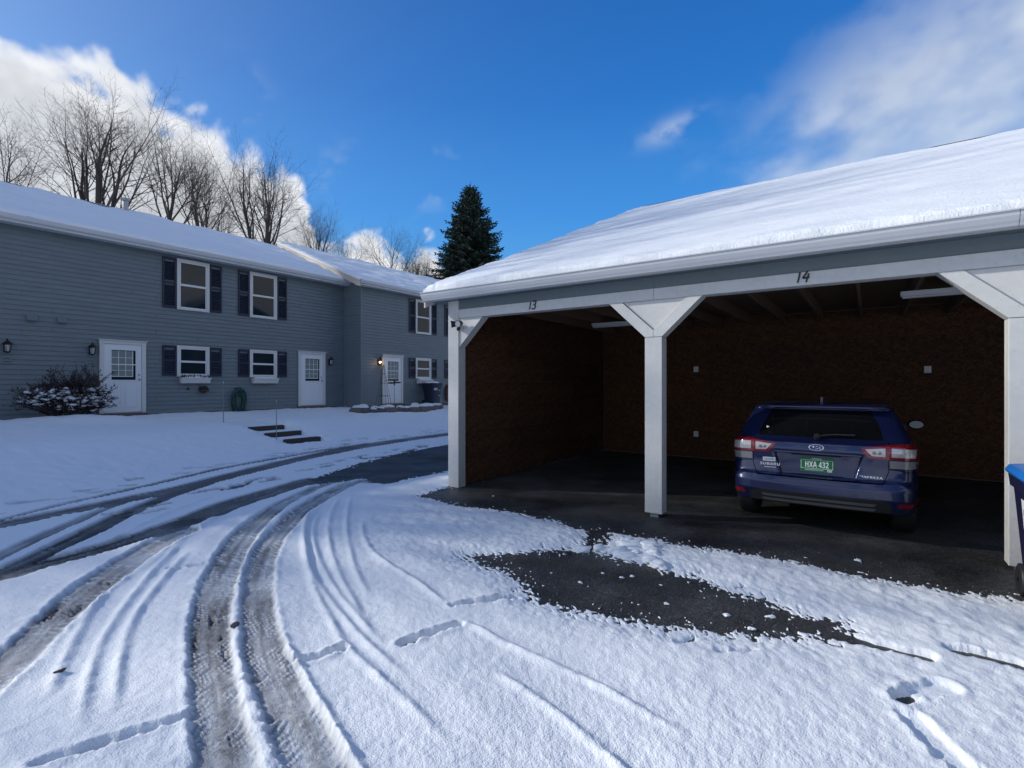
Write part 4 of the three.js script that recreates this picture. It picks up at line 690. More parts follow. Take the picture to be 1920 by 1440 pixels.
    mesh('reflector', cut(rear, prism(mirror([[0.69, 0.375], [0.86, 0.365], [0.87, 0.425], [0.70, 0.415]], s), -0.5, 0.2), INTERSECTION).geometry, red, car);
  }
  function surfaceNetsOffset(o) { return surfaceNets((x, y, z) => Math.max(carField(x, y, z) - o, -z - 0.5), [-0.97, 0.7, -0.56], [0.97, 1.05, 0.06], cell); }
  const body = mesh('body', shell.geometry, paint, car); car.children.unshift(car.children.pop());
  // spoiler lip, wiper, handle strip
  mesh('spoiler', [box(-0.5, 0.5, 1.333, 1.353, -0.56, -0.40, 0.008)], paint, car);
  mesh('wiper', [tube([[0.0, 1.035, -0.17], [0.12, 1.06, -0.185], [0.34, 1.065, -0.205]], 0.009, 16, 6), new THREE.CylinderGeometry(0.03, 0.034, 0.035, 14).rotateX(Math.PI / 2 - 0.8).translate(0.0, 1.035, -0.165)], M.black, back);
  mesh('garnish', box(-0.4, 0.4, 0.852, 0.876, -0.135, -0.066, 0.008), paint, body);
  mesh('antenna_fin', extrude([[-0.08, 0], [0.08, 0], [-0.05, 0.055], [-0.075, 0.055]], 0.02, 0.006).rotateY(Math.PI / 2).translate(-0.01, 1.39, -0.95), paint, car);
  for (const s of [-1, 1]) { const m = mesh('wing_mirror', new THREE.SphereGeometry(1, 20, 14).scale(0.095, 0.065, 0.055).translate(s * 0.98, 1.06, -2.5), paint, car); mesh('mirror_glass', new THREE.CircleGeometry(1, 20).scale(0.075, 0.048, 1).translate(s * 0.98, 1.06, -2.438), tint, m); mesh('mirror_arm', box(s > 0 ? 0.82 : -0.9, s > 0 ? 0.9 : -0.82, 1.02, 1.045, -2.53, -2.47), plastic, m); }
  for (const w of WHEELS) for (const s of [-1, 1]) {
    const prof = [[0.20, -0.1], [0.29, -0.105], [0.318, -0.085], [0.325, -0.05], [0.325, 0.05], [0.318, 0.085], [0.29, 0.105], [0.20, 0.1]].map(([a, b]) => new THREE.Vector2(a, b));
    const place = (g) => g.rotateZ(Math.PI / 2).translate(s * 0.765, WR, -w);
    const t = mesh('tyre', place(new THREE.LatheGeometry(prof, 48)), rubber, car);
    const sp = []; for (let k = 0; k < 5; k++) for (const o of [-0.09, 0.09]) sp.push(new THREE.BoxGeometry(0.03, 0.03, 0.19).translate(0, s * -0.07, 0.11).rotateY(k * Math.PI * 0.4 + o));
    mesh('rim', place(merge([new THREE.LatheGeometry([[0.205, -0.1], [0.185, -0.09], [0.18, 0.09], [0.205, 0.1]].map(([a, b]) => new THREE.Vector2(a, b)), 40), ...sp, new THREE.CylinderGeometry(0.05, 0.05, 0.05, 20).translate(0, s * -0.07, 0), new THREE.CylinderGeometry(0.18, 0.18, 0.02, 30)])), alloy, t);
  }
  // number plate, badges, stickers; surf() finds the tail's surface
  const surf = (x, y) => { let z = 0.1; while (z > -0.6 && carField(x, y, z) > 0) z -= 0.001; return z; };
  {
    const cv = document.createElement('canvas'); cv.width = 640; cv.height = 320; const c = cv.getContext('2d');
    c.fillStyle = '#0c6b3c'; c.fillRect(0, 0, 640, 320); c.strokeStyle = '#e8efe9'; c.lineWidth = 9; c.strokeRect(14, 62, 612, 186); c.fillStyle = '#eef3ee'; c.textAlign = 'center';
    c.font = 'bold 40px sans-serif'; c.fillText('VERMONT', 320, 44); c.font = 'bold 30px sans-serif'; c.fillText('GREEN MOUNTAIN STATE', 270, 292);
    c.save(); c.translate(320, 224); c.scale(0.80, 1.22); c.font = 'bold 150px sans-serif'; c.fillText('HXA 432', 0, 0); c.restore();
    c.fillStyle = '#dfe4dd'; c.fillRect(524, 258, 84, 50); c.fillStyle = '#6c7f92'; c.fillRect(532, 266, 68, 8); c.fillRect(532, 282, 60, 8);
    const t = new THREE.CanvasTexture(cv); t.colorSpace = THREE.SRGBColorSpace;
    const pl = mesh('number_plate', new THREE.BoxGeometry(0.315, 0.158, 0.006).translate(0, 0.735, -0.148), std({ color: rgb(0.03, 0.14, 0.07), roughness: 0.45 }), car); pl.userData.label = 'green number plate HXA 432';
    mesh('plate_face', new THREE.PlaneGeometry(0.305, 0.152).translate(0, 0.735, -0.1438), std({ map: t, roughness: 0.45 }), pl);
  }
  const text = (s, size, x, y, z, m, name, squash = 1) => { const g = new TextGeometry(s, { font, size, depth: 0.003, curveSegments: 3 }); g.computeBoundingBox(); g.translate(-(g.boundingBox.max.x + g.boundingBox.min.x) / 2, 0, 0).scale(squash, 1, 1).translate(x, y, z); return mesh(name, g, m, car); };
  text('SUBARU', 0.028, -0.445, 0.70, surf(-0.40, 0.71) + 0.001, M.chrome, 'maker_badge', 1.35); text('IMPREZA', 0.023, 0.475, 0.645, surf(0.44, 0.655) + 0.001, M.chrome, 'model_badge', 1.45);
  mesh('badge_rule', box(-0.50, -0.385, 0.676, 0.682, surf(-0.4, 0.68) - 0.02, surf(-0.4, 0.68) + 0.003), M.chrome, car);
  {
    const cv = document.createElement('canvas'); cv.width = 256; cv.height = 96; const c = cv.getContext('2d'), r = rng(9); c.fillStyle = '#d4d9dc'; c.fillRect(0, 0, 256, 96); c.fillStyle = '#30435a'; for (const y of [18, 52]) for (let x = 24; x < 236;) { const w = 6 + 12 * r(); c.fillRect(x, y + 4 * r(), w, 20 + 4 * r()); x += w + 5; }
    const t = new THREE.CanvasTexture(cv); t.colorSpace = THREE.SRGBColorSpace; mesh('sticker', new THREE.BoxGeometry(0.125, 0.042, 0.002).translate(-0.455, 0.765, surf(-0.42, 0.765) + 0.002), std({ map: t, roughness: 0.5 }), car);
    mesh('window_sticker', new THREE.CircleGeometry(0.02, 3).rotateX(-0.75).translate(-0.49, 1.115, -0.25), M.whiteGloss, car);
  }
  { // oval emblem with its stars
    const e = mesh('emblem', new THREE.TorusGeometry(1, 0.09, 8, 40).scale(0.066, 0.033, 0.03).translate(0, 0.925, -0.082), M.chrome, car); mesh('emblem_field', new THREE.CylinderGeometry(1, 1, 0.004, 32).rotateX(Math.PI / 2).scale(0.065, 0.032, 1).translate(0, 0.925, -0.083), std({ color: rgb(0.02, 0.04, 0.16), roughness: 0.2 }), e);
    const star = (x, y, r) => extrude([0, 1, 2, 3, 4, 5, 6, 7].map((k) => { const a = k * Math.PI / 4, q = k % 2 ? r * 0.3 : r; return [x + q * Math.cos(a) * 1.25, y + q * Math.sin(a)]; }), 0.004).translate(0, 0, -0.082);
    mesh('stars', [star(-0.026, 0.932, 0.017), star(0.006, 0.937, 0.009), star(0.032, 0.930, 0.009), star(0.014, 0.917, 0.009), star(0.037, 0.914, 0.009), star(-0.002, 0.91, 0.008)], M.chrome, e);
  }
}

// ---------------------------------------------------------------- bins
function wheelieBin(pos, turn, bodyM, lidM, label, snowy, side) {
  const t = thing('wheeled_bin', label, 'bin', pos, turn), w0 = 0.24, w1 = 0.30, d0 = 0.25, d1 = 0.33, h = 0.93;
  const q = (y) => { const k = (y - 0.05) / (h - 0.05); return [mix(w0, w1, k), mix(d0, d1, k)]; };
  const ring = (y, o = 0) => { const [a, b] = q(y); const r = 0.04, A = a + o, B = b + o, P = []; for (let k = 0; k < 16; k++) { const an = k / 16 * 2 * Math.PI + Math.PI / 16, c = Math.cos(an), s = Math.sin(an); P.push([Math.sign(c) * (A - r) + r * c, y, Math.sign(s) * (B - r) + r * s]); } return P; };
  const loft = (rings) => { const P = [], I = [], n = 16; rings.forEach((r) => r.forEach((p) => P.push(...p))); for (let i = 0; i < rings.length - 1; i++) for (let k = 0; k < n; k++) { const a = i * n + k, b = i * n + (k + 1) % n; I.push(a, a + n, b, b, a + n, b + n); } const c0 = P.length / 3; P.push(0, rings[0][0][1], 0, 0, rings.at(-1)[0][1], 0); for (let k = 0; k < n; k++) { I.push(c0, k, (k + 1) % n); const o = (rings.length - 1) * n; I.push(c0 + 1, o + (k + 1) % n, o + k); } const g = new THREE.BufferGeometry(); g.setAttribute('position', new THREE.Float32BufferAttribute(P, 3)); g.setIndex(I); return toCreasedNormals(g, 0.6); };
  mesh('bin_body', loft([ring(0.04), ring(0.3), ring(0.55), ring(0.82), ring(0.83, 0.018), ring(0.92, 0.02), ring(0.925, 0.0)]), bodyM, t);
  const lid = mesh('lid', loft([ring(0.927, 0.03), ring(0.945, 0.035), ring(0.985, 0.01), ring(1.0, -0.05)]), lidM, t);
  mesh('lid_lip', box(-0.12, 0.12, 0.925, 0.955, 0.355, 0.40, 0.01), lidM, lid);
  mesh('handle', [rod([-0.26, 0.9, -0.38], [0.26, 0.9, -0.38], 0.016), rod([-0.24, 0.88, -0.3], [-0.24, 0.9, -0.38], 0.018), rod([0.24, 0.88, -0.3], [0.24, 0.9, -0.38], 0.018)], bodyM, t);
  for (const s of [-1, 1]) mesh('wheel', new THREE.LatheGeometry([[0.02, -0.03], [0.1, -0.03], [0.12, -0.02], [0.12, 0.02], [0.1, 0.03], [0.02, 0.03]].map(([a, b]) => new THREE.Vector2(a, b)), 24).rotateZ(Math.PI / 2).translate(s * 0.24, 0.12, -0.28), M.black, t);
  if (snowy) mesh('snow_cap', new THREE.SphereGeometry(1, 28, 10, 0, 7, 0, Math.PI / 2).scale(0.31, 0.09, 0.33).translate(0, 0.985, 0), M.snow, t);
  const cv = document.createElement('canvas'); cv.width = cv.height = 128; const c = cv.getContext('2d'); c.fillStyle = '#d8dcdf'; c.fillRect(0, 0, 128, 128); c.fillStyle = '#20242c';
  if (side) { c.lineWidth = 15; c.strokeStyle = '#20242c'; for (let k = 0; k < 3; k++) { c.beginPath(); c.arc(64, 64, 38, k * 2.094 + 0.2, k * 2.094 + 1.6); c.stroke(); } } else for (const y of [24, 54, 84]) c.fillRect(16, y, 96, 12);
  const tx = new THREE.CanvasTexture(cv); tx.colorSpace = THREE.SRGBColorSpace;
  const lab = std({ map: tx, roughness: 0.5 }), [aw, ad] = q(0.72), lean = Math.atan((d1 - d0) / 0.88);
  if (side) mesh('label_panel', new THREE.PlaneGeometry(0.22, 0.22).rotateY(-Math.PI / 2).rotateZ(Math.atan(0.06 / 0.88)).translate(-q(0.66)[0] - 0.004, 0.66, 0.06), lab, t);
  else { mesh('label_panel', new THREE.PlaneGeometry(0.2, 0.09).rotateX(lean).translate(-0.1, 0.72, ad + 0.004), lab, t); for (const y of [0.66, 0.42]) mesh('label_mark', new THREE.PlaneGeometry(0.1, 0.03).rotateX(lean).translate(0.15, y, q(y)[1] + 0.004), lab, t); }
}
wheelieBin([-16.22, 0.655, -17.0], Math.PI / 2, M.binNavy, M.binNavy, 'navy wheeled bin with a snow cap under the window of the forward block', true, false);
wheelieBin([1.205, 0.0, -5.1], 0.0, M.binBlue, M.lidBlue, 'dark wheeled bin with a bright blue lid beside the carport post', false, true);

// ---------------------------------------------------------------- hose coils on the wall
function hose(d, y, X, m, label, R = 0.34, turns = 9, seed = 3) {
  const t = thing('garden_hose', label, 'hose', [X, 0, -d], Math.PI / 2), r = rng(seed), P = [];
  for (let k = 0; k <= turns * 14; k++) { const a = k / 14 * 2 * Math.PI, q = R * (0.74 + 0.26 * Math.sin(a * 0.31 + 1)) + 0.05 * (r() - 0.5); P.push([q * 0.72 * Math.sin(a), y + q * 1.12 * Math.cos(a) - 0.1 * (1 - Math.cos(a)) * 0.8, 0.09 + 0.05 * Math.sin(a * 0.23) + 0.03 * r()]); }
  P.push([0.3, y - 0.55, 0.1], [0.38, Math.max(0.72, y - 0.8), 0.12]); mesh('hose_coil', tube(P, 0.017, turns * 60, 6), m, t);
  mesh('hanger', [box(-0.12, 0.12, y + R * 0.85, y + R * 0.85 + 0.05, 0.024, 0.17, 0.01), box(-0.1, 0.1, y + R * 0.75, y + R * 1.15, 0.024, 0.04)], m, t);
}
hose(9.08, 1.1, -17.8, M.hoseGreen, 'thick coil of dark green hose hung on the wall', 0.33, 11, 3);
hose(18.55, 1.25, -16.73, M.hoseRed, 'reddish hose coil on the wall past the navy bin', 0.28, 8, 8);

// ---------------------------------------------------------------- marker stakes, trellis, ornament
for (const [X, d, h, l] of [[-15.0, 7.25, 1.25, 'thin green marker stake in the snow near the hose coil'], [-12.4, 7.3, 1.05, 'thin green marker stake beside the timber steps']]) {
  const y = landHeight(X, d), t = thing('marker_stake', l, 'stake', [X, y - 0.05, -d]); mesh('rod', rod([0, 0, 0], [0.02, h, 0.01], 0.012, 0.009, 6), M.stake, t); mesh('tip', rod([0.02, h, 0.01], [0.021, h + 0.05, 0.01], 0.011, 0.008, 6), M.gutter, t);
}
{
  const t = thing('garden_trellis', 'rusty wire obelisk trellis in the rock bed by the forward block', 'trellis', [-16.1, 0.62, -14.05]);
  for (let k = 0; k < 6; k++) { const a = k * Math.PI / 3; mesh('leg', rod([0.34 * Math.cos(a), 0, 0.34 * Math.sin(a)], [0.02 * Math.cos(a), 1.75, 0.02 * Math.sin(a)], 0.007, 0.005, 5), M.bronze, t); }
  for (const [y, r] of [[0.5, 0.243], [1.0, 0.147], [1.4, 0.07]]) mesh('hoop', new THREE.TorusGeometry(r, 0.006, 5, 24).rotateX(Math.PI / 2).translate(0, y, 0), M.bronze, t);
  const o = thing('garden_ornament', 'small dark dragonfly ornament on a stake before the far white door', 'ornament', [-15.35, 0.6, -13.95]);
  mesh('stake', rod([0, 0, 0], [0, 1.05, 0], 0.008, 0.007, 6), M.bronze, o); mesh('wings', [new THREE.SphereGeometry(1, 14, 8).scale(0.05, 0.035, 0.2).translate(0, 1.06, -0.16), new THREE.SphereGeometry(1, 14, 8).scale(0.05, 0.035, 0.2).translate(0, 1.04, 0.16)], M.bronze, o); mesh('body', new THREE.SphereGeometry(1, 12, 8).scale(0.04, 0.12, 0.04).translate(0, 1.06, 0), M.bronze, o);
}
// ---------------------------------------------------------------- rocks with snow on them, twig clumps in the bed
{
  const r = rng(77), spots = [];
  for (let k = 0; k < 26; k++) { const q = k / 25, X = -15.75 + 0.75 * Math.sin(q * 3.1) * 0.9 + 0.35 * (r() - 0.5), d = 12.6 + 4.3 * q + 0.2 * (r() - 0.5); spots.push([X, d, 0.19 + 0.16 * r()]); }
  spots.push([-16.3, 13.2, 0.26], [-16.0, 13.95, 0.24], [-15.9, 15.6, 0.3], [-15.6, 16.0, 0.3]);
  const ordinal = ['first', 'second', 'third', 'fourth', 'fifth', 'sixth', 'seventh', 'eighth', 'ninth', 'tenth'];
  spots.forEach(([X, d, s], k) => {
    const g = new THREE.IcosahedronGeometry(1, 2); const p = g.attributes.position; const v = new THREE.Vector3();
    for (let i = 0; i < p.count; i++) { v.fromBufferAttribute(p, i).normalize(); const q = 1 + 0.35 * fbm3(v.x * 1.4 + k * 7, v.y * 1.4, v.z * 1.4, 3); p.setXYZ(i, v.x * q, v.y * q, v.z * q); }
    const t = thing('garden_rock', 'dark rock with a snow cap edging the bed by the house corner', 'rock', [X, landHeight(X, d) + 0.12, -d], r() * 6, 'rocks edging the garden bed'); const gg = mergeVertices(g.clone().deleteAttribute('normal').deleteAttribute('uv'), 1e-4); gg.computeVertexNormals(); gg.scale(s, s * 0.62, s * 0.85);
    mesh('stone', gg, k % 3 ? M.rock : M.rockB, t);
    const c = new THREE.SphereGeometry(1, 20, 8, 0, 7, 0, Math.PI * 0.5); const cp = c.attributes.position; for (let i = 0; i < cp.count; i++) { const f = 1 + 0.25 * fbm3(cp.getX(i) * 2 + k, cp.getY(i) * 2, cp.getZ(i) * 2, 2); cp.setXYZ(i, cp.getX(i) * f, cp.getY(i), cp.getZ(i) * f); } c.computeVertexNormals(); c.scale(s * 0.7, s * 0.3, s * 0.6).translate(0, s * 0.44, 0); mesh('snow_cap', c, M.snow, t);
  });
}
// ---------------------------------------------------------------- woody plants
function limbs() { const P = [], N = [], I = []; return { P, N, I,
  add(pts, sides) { // pts: [x, y, z, r]
    const n = pts.length, base = P.length / 3; let ux = 1, uy = 0, uz = 0;
    for (let i = 0; i < n; i++) {
      const a = pts[Math.max(0, i - 1)], b = pts[Math.min(n - 1, i + 1)]; let tx = b[0] - a[0], ty = b[1] - a[1], tz = b[2] - a[2]; const L = Math.hypot(tx, ty, tz) || 1; tx /= L; ty /= L; tz /= L;
      if (i === 0) { if (Math.abs(tx) > 0.8) { ux = 0; uz = 1; } } const dt = ux * tx + uy * ty + uz * tz; ux -= dt * tx; uy -= dt * ty; uz -= dt * tz; const l = Math.hypot(ux, uy, uz) || 1; ux /= l; uy /= l; uz /= l;
      const vx = ty * uz - tz * uy, vy = tz * ux - tx * uz, vz = tx * uy - ty * ux, r = pts[i][3];
      for (let k = 0; k < sides; k++) { const an = k / sides * 2 * Math.PI, c = Math.cos(an), s = Math.sin(an), nx = ux * c + vx * s, ny = uy * c + vy * s, nz = uz * c + vz * s; P.push(pts[i][0] + nx * r, pts[i][1] + ny * r, pts[i][2] + nz * r); N.push(nx, ny, nz); }
    }
    for (let i = 0; i < n - 1; i++) for (let k = 0; k < sides; k++) { const a = base + i * sides + k, b = base + i * sides + (k + 1) % sides; I.push(a, b, a + sides, b, b + sides, a + sides); }
  },
  geo() { const g = new THREE.BufferGeometry(); g.setAttribute('position', new THREE.Float32BufferAttribute(P, 3)); g.setAttribute('normal', new THREE.Float32BufferAttribute(N, 3)); g.setIndex(I); return g; } }; }
function bareTree(seed, H, o = {}) { // trunk(s) and crown of a leafless broadleaf, base at the origin
  const r = rng(seed), trunk = limbs(), crown = limbs(), V = (x, y, z) => new THREE.Vector3(x, y, z);
  const rand = (a) => (r() - 0.5) * 2 * a;
  function branch(pos, dir, len, rad, level, out) {
    const n = level === 0 ? 9 : level === 1 ? 8 : level === 2 ? 5 : level === 3 ? 4 : 3, pts = [], nodes = [], p = pos.clone(), d = dir.clone();
    const wob = [0.05, 0.10, 0.16, 0.22, 0.26][level], lift = [0.02, 0.06, 0.05, 0.03, 0.0][level];
    for (let i = 0; i <= n; i++) {
      const t = i / n, q = rad * (level === 0 ? 1 - 0.55 * t : 1 - 0.82 * t) + 0.003; pts.push([p.x, p.y, p.z, q]); nodes.push([p.clone(), d.clone(), q, t]);
      d.x += rand(wob); d.y += rand(wob * 0.5) + lift; d.z += rand(wob); d.normalize(); p.addScaledVector(d, len / n);
    }
    (level === 0 ? trunk : crown).add(pts, level === 0 ? 9 : level === 1 ? 6 : level === 2 ? 4 : 3);
    if (level >= 4) return;
    const kids = level === 0 ? o.limbs ?? 8 : level === 1 ? o.subs ?? 9 : level === 2 ? o.twigs ?? 7 : o.fine ?? 5, from = level === 0 ? o.clear ?? 0.35 : 0.22;
    for (let k = 0; k < kids; k++) {
      const t = from + (1 - from) * (k + r() * 0.9) / kids, i = Math.min(n - 1, Math.floor(t * n)), [np, nd, nr] = nodes[i], [np2] = nodes[i + 1], f = t * n - i, at = np.clone().lerp(np2, clamp(f));
      const az = k * 2.4 + rand(0.7), spread = (level === 0 ? o.spread ?? 0.55 : level === 1 ? 0.62 : 0.75) + rand(0.18);
      const u = V(-nd.z, 0, nd.x); if (u.lengthSq() < 1e-4) u.set(1, 0, 0); u.normalize(); const w = nd.clone().cross(u).normalize();
      const cd = nd.clone().multiplyScalar(Math.cos(spread)).addScaledVector(u, Math.sin(spread) * Math.cos(az)).addScaledVector(w, Math.sin(spread) * Math.sin(az)).normalize();
      const left = 1 - t, cl = level === 0 ? H * (0.34 + 0.36 * left) * (0.8 + 0.35 * r()) : len * (0.30 + 0.42 * left) * (0.75 + 0.5 * r());
      branch(at, cd, cl, Math.min(nr * 0.62, Math.max(0.008, nr * 0.55)), level + 1);
    }
    if (level < 3) branch(nodes[n][0], nodes[n][1], len * (level === 0 ? 0.5 : 0.42), nodes[n][2] * 0.95, level + 1);
  }
  const stems = o.stems ?? 1;
  for (let k = 0; k < stems; k++) { const a = k * 2.2 + seed, lean = stems > 1 ? 0.12 + 0.12 * r() : 0.02; branch(V(Math.cos(a) * 0.3 * (stems > 1), -0.3, Math.sin(a) * 0.3 * (stems > 1)), V(Math.cos(a) * lean, 1, Math.sin(a) * lean).normalize(), H * 0.52 * (0.9 + 0.2 * r()), (o.rad ?? 0.36) * H / 22, 0); }
  let top = 1; for (const l of [trunk.P, crown.P]) for (let i = 1; i < l.length; i += 3) if (l[i] > top) top = l[i];
  return [trunk.geo(), crown.geo(), top];
}
const kinds = [bareTree(11, 22, { stems: 3, limbs: 5, subs: 6, twigs: 5, fine: 3, spread: 0.34, clear: 0.2 }), bareTree(23, 22, { limbs: 7, subs: 7, twigs: 5, fine: 3, spread: 0.44, clear: 0.35 }), bareTree(37, 22, { stems: 2, limbs: 6, subs: 6, twigs: 5, fine: 3, spread: 0.38, clear: 0.3 }), bareTree(41, 22, { limbs: 8, subs: 7, twigs: 5, fine: 3, spread: 0.68, clear: 0.22, rad: 0.24 }), bareTree(53, 22, { stems: 2, limbs: 9, subs: 5, twigs: 3, fine: 2, spread: 0.4, clear: 0.25, rad: 0.5 })];
function tree(kind, X, d, H, turn, label, wide = 1) {
  const t = thing('bare_tree', label, 'tree', [X, landHeight(X, d) - 0.2, -d], turn, 'leafless trees behind the houses'), s = (H - landHeight(X, d)) / kinds[kind][2]; // H: height of the crown's top above the drive
  const a = mesh('trunk', kinds[kind][0], M.barkDark, t), b = mesh('crown', kinds[kind][1], M.twig, t); a.scale.set(s * wide, s, s * wide); b.scale.copy(a.scale); return t;
}
const place = (px, zc) => { const u = (px - 960) / 960; return [(u * Math.cos(YAW) - Math.sin(YAW)) * zc, (u * Math.sin(YAW) + Math.cos(YAW)) * zc]; };
const woods = [ // bearing as a picture column, distance along the view, height, kind, turn, width
  [180, 37, 26, 0, 0.4, 1.1], [316, 39, 24, 1, 1.1, 1.0], [384, 41, 22.5, 2, 4.4, 0.85], [250, 52, 21, 2, 2.2, 0.8], [425, 46, 20, 1, 3.3, 0.8], [487, 39, 22, 0, 5.1, 1.05], [10, 35, 21, 3, 0.8, 1.1], [-90, 36, 22, 1, 2.9, 1],
  [590, 50, 20.5, 2, 1.6, 0.9], [545, 56, 18.5, 3, 0.3, 0.9], [645, 54, 18.5, 3, 2.1, 1], [738, 49, 17.8, 3, 5.3, 1], [790, 52, 17.2, 0, 1.9, 0.9], [828, 60, 17.5, 2, 0.6, 1], [945, 62, 18.8, 1, 2.4, 0.9], [90, 54, 21, 3, 3.0, 1.1], [690, 66, 18.6, 2, 3.4, 1.1], [765, 58, 18.2, 1, 0.9, 1.0], [620, 57, 18.5, 1, 4.9, 1.0],
];
const treeWords = ['tall multi stemmed leafless tree rising highest behind the long house block', 'upright leafless tree beside the roof vent pipe', 'slender twin stemmed leafless tree past the roof vent pipe', 'small far leafless tree between the tallest tree and the roof vent pipe', 'slender leafless tree between the vent pipe and the forward block', 'leafless tree with arching limbs before the bank of cloud near the rake board', 'low spreading leafless tree reaching over the long roof', 'tall leafless tree beyond the long roof off the tall trees'];
woods.forEach(([px, zc, H, k, turn, w], i) => { const [X, d] = place(px, zc); tree(k, X, d, H, turn, treeWords[i] ?? 'leafless tree in the thinner wood behind the house roofs', w); });
for (const [X, d, H, k, turn] of [[-38, -3.5, 30, 4, 1.0], [-40, -12, 27, 4, 0.3], [-41, 0.5, 32, 4, 3.0], [-44, -7, 31, 4, 5.2], [-44, -15, 25.5, 0, 2.0], [-50, -21, 27, 1, 5.0]]) tree(k, X, d, H, turn, 'tall leafless tree standing beyond the end of the long house', 1.1);

let spruce;
{ // the spruce
  const [X, d] = place(882, 46), H = 19.2, t = thing('spruce_tree', 'tall dark spruce with a pointed crown behind the houses', 'tree', [X, 0.3, -d]), r = rng(91);
  mesh('trunk', new THREE.CylinderGeometry(0.03, 0.32, H, 10).translate(0, H / 2, 0), M.barkDark, t);
  const lists = [[[], []], [[], []]];
  const leaf = (which, a, b, w) => { const [P, N] = lists[which]; const dx = b.x - a.x, dy = b.y - a.y, dz = b.z - a.z; let sx = -dz, sz = dx; const l = Math.hypot(sx, sz) || 1; sx = sx / l * w; sz = sz / l * w; const m = [a.x + dx * 0.45, a.y + dy * 0.45 + 0.02, a.z + dz * 0.45]; P.push(a.x, a.y, a.z, m[0] + sx, m[1], m[2] + sz, b.x, b.y, b.z, a.x, a.y, a.z, b.x, b.y, b.z, m[0] - sx, m[1], m[2] - sz); P.push(a.x, a.y, a.z, m[0], m[1] - w * 1.3, m[2], b.x, b.y, b.z); };
  const wood = limbs();
  for (let y = 1.2; y < H - 0.15; y += 0.19 + 0.14 * (1 - y / H)) {
    const f = 1 - y / H, R = (6.9 * f ** 0.85 + 0.12) * (0.9 + 0.2 * r()), n = Math.max(4, Math.round(7 + 12 * f)), off = r() * 6;
    for (let k = 0; k < n; k++) {
      const az = off + k / n * 2 * Math.PI + (r() - 0.5) * 0.5, L = R * (0.72 + 0.42 * r()), up = mix(-0.05, 0.55, (y / H) ** 2) + (r() - 0.5) * 0.12, c = Math.cos(az), s = Math.sin(az), pts = [], steps = Math.max(4, Math.round(L / 0.2));
      for (let i = 0; i <= steps; i++) { const q = i / steps, dist = L * q, yy = y + up * dist - 0.32 * L * q * q * (1 - up) * 0.55 + 0.16 * L * Math.max(0, q - 0.7) ; pts.push(new THREE.Vector3(c * dist, yy, s * dist)); }
      wood.add([[pts[0].x, pts[0].y, pts[0].z, 0.02 + 0.012 * L], [pts[steps >> 1].x, pts[steps >> 1].y, pts[steps >> 1].z, 0.014], [pts[steps].x, pts[steps].y, pts[steps].z, 0.006]], 3);
      for (let i = 1; i <= steps; i++) { const q = i / steps, p = pts[i], span = (0.14 + 0.5 * Math.sin(Math.PI * Math.min(1, q * 0.9 + 0.06))) * Math.min(1, 0.3 + L / 3) * (0.75 + 0.5 * r()); for (const sd of [-1, 1]) { const fw = 0.5 + 0.4 * r(); leaf(r() < 0.75 ? 0 : 1, p, new THREE.Vector3(p.x + c * span * fw - s * sd * span * 0.8, p.y - 0.10 - 0.16 * r(), p.z + s * span * fw + c * sd * span * 0.8), 0.05 + 0.05 * r()); } if (r() < 0.55) leaf(0, p, new THREE.Vector3(p.x + c * 0.1, p.y - 0.2 - 0.22 * r(), p.z + s * 0.1), 0.06); if (i === steps) leaf(0, p, new THREE.Vector3(p.x + c * 0.3, p.y + 0.05, p.z + s * 0.3), 0.06); }
    }
  }
  leaf(0, new THREE.Vector3(0, H - 0.4, 0), new THREE.Vector3(0, H + 0.35, 0.01), 0.05);
  mesh('limbs', wood.geo(), M.barkDark, t);
  lists.forEach(([P], i) => { const g = new THREE.BufferGeometry(); g.setAttribute('position', new THREE.Float32BufferAttribute(P, 3)); g.computeVertexNormals(); mesh('crown', g, i ? M.needleB : M.needle, t); });
  spruce = t;
}
for (const [X, d, s] of [[22, -3, 0.75], [25, 3, 0.9], [20, -10, 0.8], [27, 12, 0.95], [26, -17, 1]]) { const c = spruce.clone(); c.name = numbered('spruce_tree'); c.position.set(X, 0, -d); c.scale.setScalar(s); c.rotation.y = X * d; tag(c, 'dark spruce across the drive from the houses', 'tree', 'spruces across the drive'); scene.add(c); }
